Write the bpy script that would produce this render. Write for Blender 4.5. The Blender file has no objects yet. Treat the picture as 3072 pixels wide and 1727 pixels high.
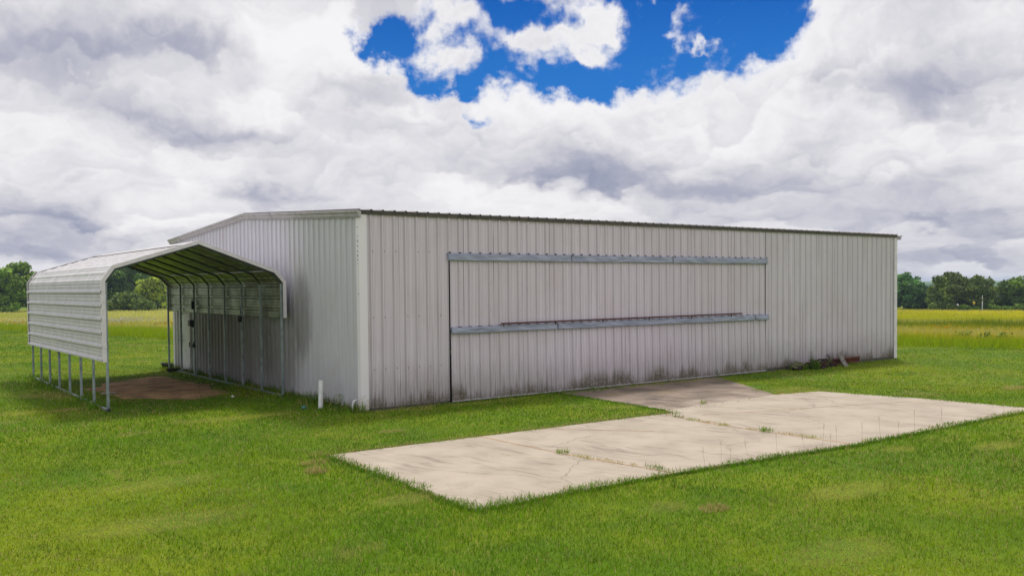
import bpy, bmesh, math, random
import numpy as np
from mathutils import Vector, Matrix
R = math.radians
FT = 0.3048
random.seed(7)
rng = np.random.default_rng(11)
scene = bpy.context.scene
COL = scene.collection
CAM = (-9.61, -18.86, 2.88)
YAW = 0.6365

# ------------------------------------------------------------------ helpers
def lin(r, g, b):
    f = lambda c: (c/255/12.92) if c/255 <= .04045 else ((c/255+.055)/1.055)**2.4
    return (f(r), f(g), f(b))

def link(o, parent=None):
    COL.objects.link(o)
    if parent is not None:
        o.parent = parent
    return o

def tag(o, label=None, cat=None, group=None, kind=None):
    if label: o['label'] = label
    if cat: o['category'] = cat
    if group: o['group'] = group
    if kind: o['kind'] = kind
    return o

def thing(name, label, cat, loc=(0, 0, 0), rz=0, group=None):
    o = bpy.data.objects.new(name, None)
    o.empty_display_size = .3
    o.location = loc
    o.rotation_euler = (0, 0, rz)
    link(o)
    return tag(o, label, cat, group)

def mobj(name, verts, faces, mat, parent=None, smooth=False, mats=None, fmat=None):
    me = bpy.data.meshes.new(name)
    me.from_pydata([tuple(v) for v in verts], [], [tuple(f) for f in faces])
    for m in (mats or [mat]):
        me.materials.append(m)
    if fmat is not None:
        me.polygons.foreach_set('material_index', fmat)
    if smooth:
        me.polygons.foreach_set('use_smooth', [True]*len(me.polygons))
    me.update()
    return link(bpy.data.objects.new(name, me), parent)

def npmesh(name, verts, loops, starts, mat, parent=None, tint=None, smooth=False):
    """big mesh from numpy arrays; tint is a per-vertex colour of the thing itself"""
    me = bpy.data.meshes.new(name)
    nv, nl, nf = len(verts), len(loops), len(starts)
    me.vertices.add(nv); me.loops.add(nl); me.polygons.add(nf)
    me.vertices.foreach_set('co', np.asarray(verts, np.float32).ravel())
    me.loops.foreach_set('vertex_index', np.asarray(loops, np.int32).ravel())
    me.polygons.foreach_set('loop_start', np.asarray(starts, np.int32).ravel())
    if tint is not None:
        a = me.attributes.new('tint', 'FLOAT_COLOR', 'POINT')
        c = np.ones((nv, 4), np.float32); c[:, :3] = tint
        a.data.foreach_set('color', c.ravel())
    me.materials.append(mat)
    if smooth:
        me.polygons.foreach_set('use_smooth', np.ones(nf, bool))
    me.update(calc_edges=True)
    me.validate()
    return link(bpy.data.objects.new(name, me), parent)

class MB:
    """collects shapes that become ONE mesh"""
    def __init__(self): self.v = []; self.f = []; self.m = []; self.mi = 0
    def add(self, vs, fs):
        b = len(self.v); self.v += [tuple(v) for v in vs]
        self.f += [tuple(i+b for i in f) for f in fs]; self.m += [self.mi]*len(fs)
    def box(self, c, s, rot=None):
        M = rot or Matrix.Identity(3)
        vs = []
        for x in (-.5, .5):
            for y in (-.5, .5):
                for z in (-.5, .5):
                    vs.append(Vector(c)+M @ Vector((x*s[0], y*s[1], z*s[2])))
        self.add(vs, [(0, 1, 3, 2), (4, 6, 7, 5), (0, 4, 5, 1), (2, 3, 7, 6), (0, 2, 6, 4), (1, 5, 7, 3)])
    def bar(self, a, b, w, h=None, up=(0, 0, 1)):
        a = Vector(a); b = Vector(b); d = b-a; L = d.length; d.normalize()
        up = Vector(up)
        if abs(d.dot(up)) > .98: up = Vector((0, 1, 0))
        x = d.cross(up).normalized(); y = x.cross(d)
        M = Matrix((x, d, y)).transposed()
        self.box((a+b)/2, (w, L, h or w), M)
    def tube(self, pts, r, n=10, cap=True):
        pts = [Vector(p) for p in pts]; rings = []
        rr = r if hasattr(r, '__len__') else [r]*len(pts)
        ref = Vector((0, 0, 1))
        vs = []; fs = []
        for i, p in enumerate(pts):
            d = (pts[min(i+1, len(pts)-1)]-pts[max(i-1, 0)]).normalized()
            u = d.cross(ref if abs(d.dot(ref)) < .95 else Vector((1, 0, 0))).normalized(); w = d.cross(u)
            for k in range(n):
                t = 2*math.pi*k/n
                vs.append(p+(u*math.cos(t)+w*math.sin(t))*rr[i])
        for i in range(len(pts)-1):
            for k in range(n):
                fs.append((i*n+k, i*n+(k+1) % n, (i+1)*n+(k+1) % n, (i+1)*n+k))
        if cap:
            fs.append(tuple(range(n-1, -1, -1))); fs.append(tuple((len(pts)-1)*n+k for k in range(n)))
        self.add(vs, fs)
    def sweep(self, path, prof, closed=True, cap=True):
        """prof: list of (a,b); path: list of (origin, axisA, axisB)"""
        n = len(prof); vs = []; fs = []
        for o, A, B in path:
            o = Vector(o); A = Vector(A); B = Vector(B)
            for a, b in prof: vs.append(o+A*a+B*b)
        for i in range(len(path)-1):
            for k in range(n if closed else n-1):
                fs.append((i*n+k, (i+1)*n+k, (i+1)*n+(k+1) % n, i*n+(k+1) % n))
        if cap and closed:
            fs.append(tuple(range(n))); fs.append(tuple((len(path)-1)*n+k for k in reversed(range(n))))
        self.add(vs, fs)
    def build(self, name, mat, parent=None, smooth=False, bevel=0, mats=None):
        o = mobj(name, self.v, self.f, mat, parent, smooth, mats, self.m if mats else None)
        bm = bmesh.new(); bm.from_mesh(o.data)
        bmesh.ops.recalc_face_normals(bm, faces=bm.faces)
        if bevel:
            bmesh.ops.bevel(bm, geom=[e for e in bm.edges if len(e.link_faces) == 2 and e.calc_face_angle(0) > .6],
                            offset=bevel, segments=1, affect='EDGES')
        bm.to_mesh(o.data); bm.free()
        return o

# smooth value noise, numpy
def vnoise(x, y, seed=0):
    g = np.random.default_rng(seed).random((256, 256))
    x = np.asarray(x, float); y = np.asarray(y, float)
    xi = np.floor(x).astype(int); yi = np.floor(y).astype(int)
    fx = x-xi; fy = y-yi; fx = fx*fx*(3-2*fx); fy = fy*fy*(3-2*fy)
    a = g[xi & 255, yi & 255]; b = g[(xi+1) & 255, yi & 255]
    c = g[xi & 255, (yi+1) & 255]; d = g[(xi+1) & 255, (yi+1) & 255]
    return (a*(1-fx)+b*fx)*(1-fy)+(c*(1-fx)+d*fx)*fy
def fbm(x, y, seed=0, o=4):
    s = 0; a = .5; t = 0
    for i in range(o):
        s = s+a*vnoise(np.asarray(x)*2**i, np.asarray(y)*2**i, seed+i); t += a; a *= .55
    return s/t
def sstep(a, b, x):
    t = np.clip((np.asarray(x, float)-a)/(b-a), 0, 1); return t*t*(3-2*t)

# the lie of the land: level round the hangar, then falling away gently
def terrain(x, y):
    dx = np.asarray(x, float)-CAM[0]; dy = np.asarray(y, float)-CAM[1]
    r = np.hypot(dx, dy); az = np.degrees(np.arctan2(dx, dy))
    k = .0100+.0095*sstep(20, 55, az)
    k = np.where(az > 120, .0195-.0095*sstep(120, 170, az), k)
    t = np.clip(r-45, 0, None)
    z = -k*(np.sqrt(t*t+64)-8)
    return np.where(r > 400, np.maximum(z, -k*347-(r-400)*.004), z)*np.where(r > 900, 1, 1)
def tz(x, y): return float(terrain(x, y))

# ------------------------------------------------------------------ materials
class NT:
    def __init__(self, tree): self.t = tree; self.n = tree.nodes; self.l = tree.links
    def new(self, typ, **kw):
        n = self.n.new(typ)
        for k, v in kw.items(): setattr(n, k, v)
        return n
    def put(self, sock, v):
        if isinstance(v, bpy.types.NodeSocket): self.l.new(v, sock)
        elif v is not None:
            try: sock.default_value = v
            except Exception: sock.default_value = tuple(v)+(1,)
    def math(self, op, a, b=None, c=None, clamp=False):
        n = self.new('ShaderNodeMath', operation=op, use_clamp=clamp)
        for i, v in enumerate((a, b, c)):
            if v is not None: self.put(n.inputs[i], v)
        return n.outputs[0]
    def vm(self, op, a, b=None, out=0):
        n = self.new('ShaderNodeVectorMath', operation=op)
        self.put(n.inputs[0], a)
        if b is not None:
            if op == 'SCALE': self.put(n.inputs[3], b)
            else: self.put(n.inputs[1], b)
        return n.outputs[out]
    def noise(self, vec, scale, detail=4, rough=.55, dist=0, col=False):
        n = self.new('ShaderNodeTexNoise'); self.put(n.inputs['Vector'], vec)
        n.inputs['Scale'].default_value = scale; n.inputs['Detail'].default_value = detail
        n.inputs['Roughness'].default_value = rough; n.inputs['Distortion'].default_value = dist
        return n.outputs['Color' if col else 'Fac']
    def ss(self, v, a, b, lo=0., hi=1.):
        n = self.new('ShaderNodeMapRange', interpolation_type='SMOOTHSTEP')
        self.put(n.inputs['Value'], v); self.put(n.inputs['From Min'], a); self.put(n.inputs['From Max'], b)
        self.put(n.inputs['To Min'], lo); self.put(n.inputs['To Max'], hi)
        return n.outputs[0]
    def mix(self, f, a, b, blend='MIX'):
        n = self.new('ShaderNodeMix', data_type='RGBA', blend_type=blend)
        self.put(n.inputs[0], f)
        for s, v in ((n.inputs[6], a), (n.inputs[7], b)):
            if isinstance(v, bpy.types.NodeSocket): self.l.new(v, s)
            else: s.default_value = tuple(v)[:3]+(1,)
        return n.outputs[2]
    def sep(self, v):
        n = self.new('ShaderNodeSeparateXYZ'); self.put(n.inputs[0], v); return n.outputs
    def comb(self, x, y, z):
        n = self.new('ShaderNodeCombineXYZ')
        for i, v in enumerate((x, y, z)): self.put(n.inputs[i], v)
        return n.outputs[0]

def material(name, base=(.5, .5, .5), rough=.6, metal=0., spec=.5):
    m = bpy.data.materials.new(name); m.use_nodes = True
    T = NT(m.node_tree); B = m.node_tree.nodes['Principled BSDF']
    B.inputs['Base Color'].default_value = tuple(base)+(1,)
    B.inputs['Roughness'].default_value = rough; B.inputs['Metallic'].default_value = metal
    B.inputs['Specular IOR Level'].default_value = spec
    return m, T, B
def pos(T): return T.new('ShaderNodeNewGeometry').outputs['Position']
def objc(T): return T.new('ShaderNodeTexCoord').outputs['Object']
def bump(T, B, h, strength=.3, dist=.01):
    n = T.new('ShaderNodeBump'); n.inputs['Strength'].default_value = strength
    n.inputs['Distance'].default_value = dist; T.put(n.inputs['Height'], h)
    T.l.new(n.outputs[0], B.inputs['Normal'])

def wall_material(name, base, along, dirt=1.0, stain_shade=None, height=.5, flank=.36):
    """weathered painted sheet; algae and splash stains climb the lowest half metre in streaks"""
    m, T, B = material(name, base, .5, 0, .35)
    P = pos(T); s = T.sep(P); u = s[along]; z = s[2]
    fine = T.noise(T.comb(T.math('MULTIPLY', u, 16.), 0., T.math('MULTIPLY', z, .35)), 1., 5, .65)
    wide = T.noise(T.comb(T.math('MULTIPLY', u, .9), 3., T.math('MULTIPLY', z, .8)), 1., 4, .6)
    panel = T.noise(T.comb(T.math('FLOOR', T.math('DIVIDE', u, .9144)), 7.3, 0.), 1.7, 0)
    c = T.mix(T.ss(fine, .35, .7), [b*1.04 for b in base], [base[0]*.87, base[1]*.86, base[2]*.85])
    c = T.mix(T.ss(wide, .45, .75, 0., .5), c, [base[0]*.82, base[1]*.78, base[2]*.72])
    c = T.mix(T.ss(panel, .3, .7, 0., .30), c, [base[0]*.86, base[1]*.83, base[2]*.83])
    # streaky algae line
    hn = T.noise(T.comb(T.math('MULTIPLY', u, 1.3), 1.2, 0.), 1., 2)
    hs = T.noise(T.comb(T.math('MULTIPLY', u, 26.), 4., T.math('MULTIPLY', z, 1.6)), 1., 4, .7)
    h = T.math('MULTIPLY_ADD', T.math('SUBTRACT', hs, .5), 1.5*height, T.math('MULTIPLY', T.ss(hn, .3, .7, .25, .95), height))
    d = T.math('SUBTRACT', h, z)
    st = T.ss(d, -.12, .26)
    sp = T.noise(P, 14., 4, .7)
    st = T.math('MULTIPLY', T.math('MULTIPLY', st, T.ss(sp, .3, .6, .45, 1.)), .95*dirt)
    c = T.mix(st, c, T.mix(T.noise(P, 3.), (.046, .034, .018), (.145, .108, .05)))
    haze = T.math('MULTIPLY', T.ss(T.math('SUBTRACT', T.math('MULTIPLY', hs, 1.6), z), -.4, .9), .50*dirt)
    c = T.mix(haze, c, (.145, .125, .08))
    # long run marks
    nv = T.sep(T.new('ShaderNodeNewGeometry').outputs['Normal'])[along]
    c = T.mix(T.ss(T.math('ABSOLUTE', nv), .15, .6, 0., flank), c, (.15, .13, .12))   # rib flanks tinted darker than the flats
    run = T.noise(T.comb(T.math('MULTIPLY', u, 4.5), 9., T.math('MULTIPLY', z, .22)), 1., 3, .6)
    c = T.mix(T.ss(run, .62, .80, 0., .45*dirt), c, (.19, .175, .15))
    if stain_shade:
        for (cu, cz, ru, rz_, k) in stain_shade:
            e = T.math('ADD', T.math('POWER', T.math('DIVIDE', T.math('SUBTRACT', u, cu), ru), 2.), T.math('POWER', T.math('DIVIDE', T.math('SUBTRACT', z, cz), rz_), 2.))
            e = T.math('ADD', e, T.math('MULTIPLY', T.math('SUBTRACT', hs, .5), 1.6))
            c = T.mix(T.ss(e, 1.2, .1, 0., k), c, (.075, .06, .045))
    lap = T.math('ABSOLUTE', T.math('SUBTRACT', T.math('FRACT', T.math('DIVIDE', T.math('ADD', u, .35), .9144)), .5))
    c = T.mix(T.math('MULTIPLY', T.ss(lap, .016, .006, 0., .7), T.ss(run, .40, .55)), c, (.06, .055, .05))   # sheet laps
    T.put(B.inputs['Base Color'], c)
    bump(T, B, T.noise(T.comb(T.math('MULTIPLY', u, 3.), 0., T.math('MULTIPLY', z, .7)), 1., 2), .25, .02)
    return m

M_FRONT = wall_material('weathered_front_sheet', lin(225, 216, 228), 0, 1.0, height=.5, flank=.28)
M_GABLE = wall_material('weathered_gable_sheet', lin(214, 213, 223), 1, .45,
                        stain_shade=[(3.3, 2.1, .75, 1.3, .5), (4.8, 1.2, 1.7, 1.9, .45), (8.6, 1.0, 4.6, 1.9, .58)], height=.2, flank=.20)  # brown stains near the carport front; the widest oval paints in the carport's shade

def speckled(name, c1, c2, scale, rough=.5, metal=0., spec=.4, bumps=0.):
    m, T, B = material(name, c1, rough, metal, spec)
    P = pos(T)
    n = T.noise(P, scale, 5, .65)
    T.put(B.inputs['Base Color'], T.mix(T.ss(n, .35, .7), c1, c2))
    if bumps: bump(T, B, n, bumps, .01)
    return m
M_WHITE = speckled('white_trim', lin(240, 232, 240), lin(220, 212, 220), 6, .45)
M_RAKE = speckled('grey_rake_trim', lin(190, 183, 190), lin(164, 160, 162), 5, .45)
M_EAVE = speckled('dark_eave_trim', lin(92, 88, 82), lin(66, 62, 56), 7, .55)
M_ROOF = speckled('galvalume_roof', lin(170, 166, 164), lin(150, 135, 128), 2, .45, .3)
M_DARK = speckled('dark_gap', (.012, .012, .014), (.02, .02, .02), 9, .8)
M_RUST = speckled('rusty_steel', lin(92, 52, 34), lin(58, 36, 28), 14, .8, 0, .2, .3)
M_RED = speckled('rusted_red_steel', lin(116, 66, 52), lin(84, 50, 42), 8, .75, 0, .2, .2)
M_SCREW = speckled('dark_screw', (.03, .028, .026), (.05, .045, .04), 30, .6)
M_BLACK = speckled('black_plastic', (.012, .012, .013), (.03, .03, .03), 12, .5)
M_PVC = speckled('white_plastic', lin(240, 240, 240), lin(222, 222, 222), 6, .35)
M_RAFTER = speckled('shaded_rafter_tube', lin(84, 92, 88), lin(60, 68, 64), 4, .5, .3)  # galvanised like the legs, with the shade under the roof put into its colour
M_TEAL = speckled('teal_plastic', lin(72, 122, 104), lin(52, 96, 84), 9, .4)
M_WOOD = speckled('weathered_plank', lin(150, 142, 135), lin(104, 98, 94), 12, .85, 0, .2, .3)
M_MOSS = speckled('mossy_board', lin(104, 104, 74), lin(62, 66, 36), 10, .9, 0, .2, .3)
M_SCRAP = speckled('charred_scrap', lin(66, 56, 50), lin(28, 25, 24), 11, .85, 0, .2, .5)
M_GALV = speckled('galvanised_tube', lin(168, 178, 182), lin(128, 140, 146), 4, .45, .45)
M_DOOR = speckled('white_door_paint', lin(226, 224, 230), lin(205, 203, 208), 2, .4)

def vinyl_material():
    m, T, B = material('grey_vinyl_flap', lin(150, 156, 176), .42, 0, .45)
    P = pos(T); s = T.sep(P)
    w = T.noise(T.comb(T.math('ADD', T.math('MULTIPLY', s[0], 2.2), T.math('MULTIPLY', s[2], 5.)), 0., T.math('MULTIPLY', s[2], 7.)), 1., 5, .6, .6)
    b = T.noise(P, 1.3, 3)
    c = T.mix(T.ss(w, .3, .7), lin(136, 142, 164), lin(170, 175, 195))
    c = T.mix(T.ss(b, .62, .78, 0., .35), c, lin(84, 86, 94))
    T.put(B.inputs['Base Color'], c); bump(T, B, w, .7, .03)
    return m
M_VINYL = vinyl_material()

def carport_material(name, c1, c2, metal, under=False):
    m, T, B = material(name, c1, .36, metal, .5)
    P = pos(T); s = T.sep(P)
    n = T.noise(P, 2.5, 5, .65)
    d = T.noise(T.comb(T.math('MULTIPLY', s[0], 3.), T.math('MULTIPLY', s[1], .5), T.math('MULTIPLY', s[2], 6.)), 1., 4, .7)
    c = T.mix(T.ss(n, .3, .7), c1, c2)
    c = T.mix(T.ss(d, .52, .85, 0., .28), c, lin(120, 114, 108))
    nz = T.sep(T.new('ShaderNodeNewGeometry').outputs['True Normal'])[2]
    if under: c = T.mix(T.ss(nz, -.15, -.5, 0., .62), c, lin(84, 78, 74))      # grime plus painted-in shadow under each rib
    T.put(B.inputs['Base Color'], c); T.put(B.inputs['Roughness'], T.ss(n, .2, .8, .28, .5))
    return m
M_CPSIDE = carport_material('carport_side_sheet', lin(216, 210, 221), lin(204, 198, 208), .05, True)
M_CPROOF = carport_material('carport_roof_sheet', lin(226, 222, 221), lin(200, 196, 194), .15)
M_CPLINE = carport_material('carport_bare_underside', lin(160, 163, 150), lin(126, 130, 116), .7)
M_CPTRIM = speckled('carport_white_trim', lin(238, 230, 236), lin(222, 214, 219), 4, .45)

def tint_material(name, rough=.6, trans=.3, spec=.25):
    m, T, B = material(name, (.1, .2, .02), rough, 0, spec)
    a = T.new('ShaderNodeAttribute', attribute_name='tint').outputs['Color']
    T.put(B.inputs['Base Color'], a)
    if trans:
        tr = T.new('ShaderNodeBsdfTranslucent'); T.put(tr.inputs[0], a)
        mx = T.new('ShaderNodeMixShader'); mx.inputs[0].default_value = trans
        out = m.node_tree.nodes['Material Output']
        T.l.new(B.outputs[0], mx.inputs[1]); T.l.new(tr.outputs[0], mx.inputs[2]); T.l.new(mx.outputs[0], out.inputs[0])
    return m
M_BLADE = tint_material('grass_blades', .5, .40, .15)
M_LEAF = tint_material('tree_leaves', .6, .25)
M_FLOWER = tint_material('flower_petals', .7, .3)
M_BARK = speckled('bark', lin(92, 80, 70), lin(60, 52, 44), 3, .9)

G_LUSH = np.array(lin(107, 146, 13)); G_YEL = np.array(lin(148, 166, 22)); G_DEEP = np.array(lin(78, 122, 20)); G_DRY = np.array(lin(196, 176, 112))
def grass_colour(x, y):
    """colour of the turf at a spot: lush, yellower, deeper and dry patches"""
    n1 = fbm(x*.35, y*.35, 21); n2 = fbm(x*.9+40, y*.9, 33); n3 = fbm(x*.12+9, y*.12, 45)
    a = sstep(.38, .68, .6*n1+.4*n3)[..., None]; b = sstep(.55, .75, n2)[..., None]
    c = G_LUSH*(1-a)+G_YEL*a
    c = c*(1-.55*b)+G_DEEP*.55*b
    d = sstep(.66, .80, fbm(x*.8-70, y*.8+13, 57))[..., None]
    for (px, py, rx, ry) in DRY_SPOTS:
        d = np.maximum(d, (1-sstep(.5, 1.2, np.hypot((x-px)/rx, (y-py)/ry)+.5*(n2-.5)))[..., None])
    return c*(1-.6*d)+G_DRY*.6*d
DRY_SPOTS = [(-7.2, 3.4, .8, .35), (-6.6, -7.4, 1.1, .5), (1.5, -11.6, .9, .4), (6.5, -11.2, .8, .3), (-1.0, -13.2, .8, .4), (-5.88, -4.97, .9, .42), (-5.24, -3.55, .25, .2), (-5.36, 4.86, .5, .3), (-6.35, 4.99, .6, .3), (-3.54, -8.19, .5, .3), (4.97, -10.33, .4, .25),
             (10.5, -3.6, 1.5, .45), (-.86, -2.95, .4, .2), (3.2, -.5, 1.4, .2), (.8, -.3, .8, .2), (5.0, -3.3, .5, .3), (15.7, -7.3, .5, .3), (-2.6, .9, 1.5, .4)]

def ground_material():
    m, T, B = material('turf_and_soil', (.08, .14, .02), .9, 0, .15)
    P = pos(T)
    n1 = T.noise(P, .35, 4); n2 = T.noise(P, 3., 5, .65); n3 = T.noise(P, 30., 3, .7)
    c = T.mix(T.ss(n1, .35, .65), G_LUSH*.62, G_YEL*.62)
    c = T.mix(T.ss(n2, .4, .75, 0., .5), c, G_DEEP*.6)
    c = T.mix(T.ss(n3, .45, .75, 0., .55), c, lin(70, 66, 30))
    T.put(B.inputs['Base Color'], c); bump(T, B, n3, .6, .03)
    return m
M_GROUND = ground_material()

def concrete_material(name, a, b, stain, k, unshaded=None):
    m, T, B = material(name, a, .85, 0, .25)
    P = pos(T); s = T.sep(P)
    n = T.noise(P, 1.1, 5, .6); f = T.noise(P, 60., 3, .7)
    # broomed and tyre-scuffed streaks, running roughly along the slab
    w = T.noise(P, .5, 2, .5, 0, True)
    q = T.vm('ADD', P, T.vm('SCALE', T.vm('SUBTRACT', w, (.5, .5, .5)), .9))
    qs = T.sep(q)
    st = T.noise(T.comb(T.math('MULTIPLY', T.math('ADD', qs[0], T.math('MULTIPLY', qs[1], .25)), 8.), T.math('MULTIPLY', qs[1], .9), 0.), 1., 4, .65)
    c = T.mix(T.ss(n, .3, .7), a, b)
    c = T.mix(T.ss(f, .4, .7, 0., .22), c, [x*.7 for x in a])
    patch = T.ss(T.noise(P, .55, 3), .40, .58)
    c = T.mix(T.math('MULTIPLY', T.ss(st, .48, .66, 0., k), patch), c, stain)
    big = T.noise(P, .8, 5, .65, .4)
    c = T.mix(T.ss(big, .56, .72, 0., k*.55), c, stain)
    vo = T.new('ShaderNodeTexVoronoi', feature='DISTANCE_TO_EDGE'); T.put(vo.inputs['Vector'], T.vm('ADD', P, T.vm('SCALE', T.noise(P, 2.2, 4, .6, 0, True), .35))); vo.inputs['Scale'].default_value = .33
    c = T.mix(T.math('MULTIPLY', T.ss(vo.outputs['Distance'], .006, .002, 0., .5), T.ss(T.noise(P, .7, 2), .42, .55)), c, [x*.35 for x in a])   # hairline cracks
    if unshaded is not None:      # hangar's shade painted in by the door, fading towards the pad
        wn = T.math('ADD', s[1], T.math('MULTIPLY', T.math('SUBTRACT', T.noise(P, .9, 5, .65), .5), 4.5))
        c = T.mix(T.ss(wn, -3.2, -4.7, 0., .85), c, T.mix(T.ss(n, .3, .7), unshaded, [x*.85 for x in unshaded]))
    T.put(B.inputs['Base Color'], c); bump(T, B, f, .25, .004)
    return m
M_PAD = concrete_material('pale_concrete', lin(181, 169, 151), lin(167, 155, 138), lin(112, 97, 86), .5)
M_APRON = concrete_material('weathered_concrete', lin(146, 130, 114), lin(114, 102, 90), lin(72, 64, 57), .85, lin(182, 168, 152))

def dirt_material():
    m, T, B = material('bare_soil', lin(206, 156, 110), .95, 0, .15)
    P = pos(T); n = T.noise(P, 1.6, 5, .65); f = T.noise(P, 18., 4, .7)
    c = T.mix(T.ss(n, .35, .65), lin(212, 170, 126), lin(158, 124, 92))
    c = T.mix(T.ss(f, .5, .75, 0., .5), c, lin(112, 88, 66))
    T.put(B.inputs['Base Color'], c); bump(T, B, f, .6, .03)
    return m
M_DIRT = dirt_material()
# ------------------------------------------------------------------ setting: ground, slab
def build_ground():
    rs = [0, 4, 8, 12, 16, 20, 26, 32, 38, 45, 50, 56, 64, 74, 86, 100, 120, 145, 175, 210, 250, 300, 400, 550, 800, 1200, 1800, 2600, 4000]
    na = 96; vs = [(CAM[0], CAM[1], 0)]; fs = []
    for r in rs[1:]:
        for k in range(na):
            a = 2*math.pi*k/na; x = CAM[0]+r*math.sin(a); y = CAM[1]+r*math.cos(a)
            vs.append((x, y, tz(x, y)))
    for k in range(na): fs.append((0, 1+(k+1) % na, 1+k))
    for i in range(len(rs)-2):
        for k in range(na):
            a = 1+i*na; b = a+na
            fs.append((a+k, a+(k+1) % na, b+(k+1) % na, b+k))
    g = mobj('ground', vs, fs, M_GROUND, smooth=True); tag(g, kind='structure')
build_ground()

def in_poly(x, y, poly):
    x = np.asarray(x); y = np.asarray(y); c = np.zeros(x.shape, bool); n = len(poly)
    for i in range(n):
        x1, y1 = poly[i]; x2, y2 = poly[(i+1) % n]
        t = ((y1 > y) != (y2 > y))
        with np.errstate(divide='ignore', invalid='ignore'):
            c ^= t & (x < (x2-x1)*(y-y1)/(y2-y1+1e-12)+x1)
    return c

PAD = [(-3.0, -4.55), (5.32, -4.72), (5.45, -4.36), (9.7, -4.10), (11.15, -4.42), (11.75, -6.8), (11.95, -9.6), (4.8, -9.62), (.5, -9.3), (-3.15, -9.3)]
APRON = [(5.45, -4.33), (5.72, -.12), (12.1, -.12), (11.3, -1.5), (9.75, -4.07)]
def slab(name, poly, top, mat, joints=()):
    mb = MB(); n = len(poly)
    mb.add([(x, y, top) for x, y in poly]+[(x, y, -.12) for x, y in poly],
           [tuple(range(n))]+[(i, i+n, (i+1) % n+n, (i+1) % n) for i in range(n)])
    o = mb.build(name, mat); tag(o, kind='structure')
    return o
J1 = [(.13, -4.66), (.2, -7.0), (.3, -7.9), (.42, -8.6), (.5, -9.3)]
J2 = [(5.0, -4.75), (4.75, -5.8), (4.68, -7.0), (4.72, -8.0), (4.8, -9.5)]
slab('concrete_pad', PAD, .014, M_PAD)
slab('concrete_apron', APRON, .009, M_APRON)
jm = MB()
for J in (J1, J2):
    for (a, b) in zip(J, J[1:]):
        jm.bar((a[0], a[1], .0165), (b[0], b[1], .0165), .022, .005)
jm.bar((1.6, -4.7, .0165), (3.1, -6.3, .0165), .010, .004); jm.bar((5.5, -5.4, .0165), (11.5, -7.2, .0165), .008, .004)
tag(jm.build('slab_joints', M_DIRT), kind='structure')

DIRT = [(-3.9, 9.6), (-3.3, 10.9), (-2.25, 11.5), (-1.3, 11.8), (-.95, 10), (-.85, 8.3), (-1.1, 6.3), (-1.5, 5.3), (-2.3, 5.1), (-3.1, 5.2), (-3.6, 6.4), (-3.75, 7.8)]
def build_dirt():
    cx, cy = -2.4, 8.2; n = 90; vs = [(cx, cy, .03)]
    for k in range(n):
        a = 2*math.pi*k/n; d = (math.cos(a), math.sin(a)); lo, hi = 0, 6
        for _ in range(24):
            md = (lo+hi)/2
            if in_poly(np.array([cx+d[0]*md]), np.array([cy+d[1]*md]), DIRT)[0]: lo = md
            else: hi = md
        r = lo*(1+.09*math.sin(5*a+1)+.06*math.sin(11*a))
        vs.append((cx+d[0]*r*.6, cy+d[1]*r*.6, .022)); vs.append((cx+d[0]*r, cy+d[1]*r, .006))
    fs = []
    for k in range(n):
        a = 1+2*k; b = 1+2*((k+1) % n)
        fs += [(0, a, b), (a, a+1, b+1, b)]
    tag(mobj('dirt_patch', vs, fs, M_DIRT, smooth=True), kind='structure')
build_dirt()

# ------------------------------------------------------------------ corrugated sheet
PROF = [(0, .036), (.015, .036), (.050, 0), (.078, 0), (.086, .005), (.112, .005), (.12, 0), (.184, 0), (.192, .005), (.218, .005), (.226, 0), (.255, 0), (.290, .036)]
CPROF = [(0, .036), (.022, .036), (.052, 0), (.10, 0), (.108, .007), (.128, .007), (.136, 0), (.178, 0), (.186, .007), (.206, .007), (.214, 0), (.253, 0), (.283, .036)]
def profile(u0, u1, phase, pitch=FT, scale=1.0, prof=None):
    """(u, height) samples of the ribbed sheet between u0 and u1"""
    k0 = math.floor((u0-phase)/pitch)-1; k1 = math.ceil((u1-phase)/pitch)+1
    pts = [(phase+k*pitch+a*pitch/FT, h*scale) for k in range(k0, k1+1) for a, h in (prof or PROF)]
    us = [p[0] for p in pts]; hs = [p[1] for p in pts]
    out = [(u0, float(np.interp(u0, us, hs)))]+[p for p in pts if u0 < p[0] < u1]+[(u1, float(np.interp(u1, us, hs)))]
    return out
def sheet(mb, u0, u1, v0, v1, phase, P, nv=1, **kw):
    """P(u, v, h) -> point; v0, v1 numbers or functions of u"""
    pr = profile(u0, u1, phase, **kw); vs = []; fs = []
    for u, h in pr:
        a = v0(u) if callable(v0) else v0; b = v1(u) if callable(v1) else v1
        for k in range(nv+1): vs.append(P(u, a+(b-a)*k/nv, h))
    m = nv+1
    for i in range(len(pr)-1):
        for k in range(nv): fs.append((i*m+k, (i+1)*m+k, (i+1)*m+k+1, i*m+k+1))
    mb.add(vs, fs)

# ------------------------------------------------------------------ hangar
L, DEP = 22.266, 14.54
PH_F, PH_G = -.026, .058
APEX = DEP/2
def rake(y): return 4.60+.0555*(APEX-abs(y-APEX))       # top of the gable wall
hangar = thing('metal_hangar', 'large low hangar of weathered off-white ribbed metal with a wide folding door', 'hangar', (0, 0, 0))
Pf = lambda y0=0: (lambda u, v, h: (u, y0-h, v))
DX0, DX1, DZ = 2.41, 14.57, 3.66
def screws(mb, pts, ax):
    for (u, z) in pts:
        r = .011
        if ax == 'f': mb.box((u, -.008, z), (r*2, .014, r*2))
        else: mb.box((-.008, u, z), (.014, r*2, r*2))
w = MB()
sheet(w, .15, 2.388, .06, 4.60, PH_F, Pf())
sheet(w, 2.388, DX1+.02, DZ, 4.60, PH_F, Pf())
sheet(w, DX1+.004, L-.14, .10, 4.60, PH_F, Pf())
w.mi = 1
sc = []
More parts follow.
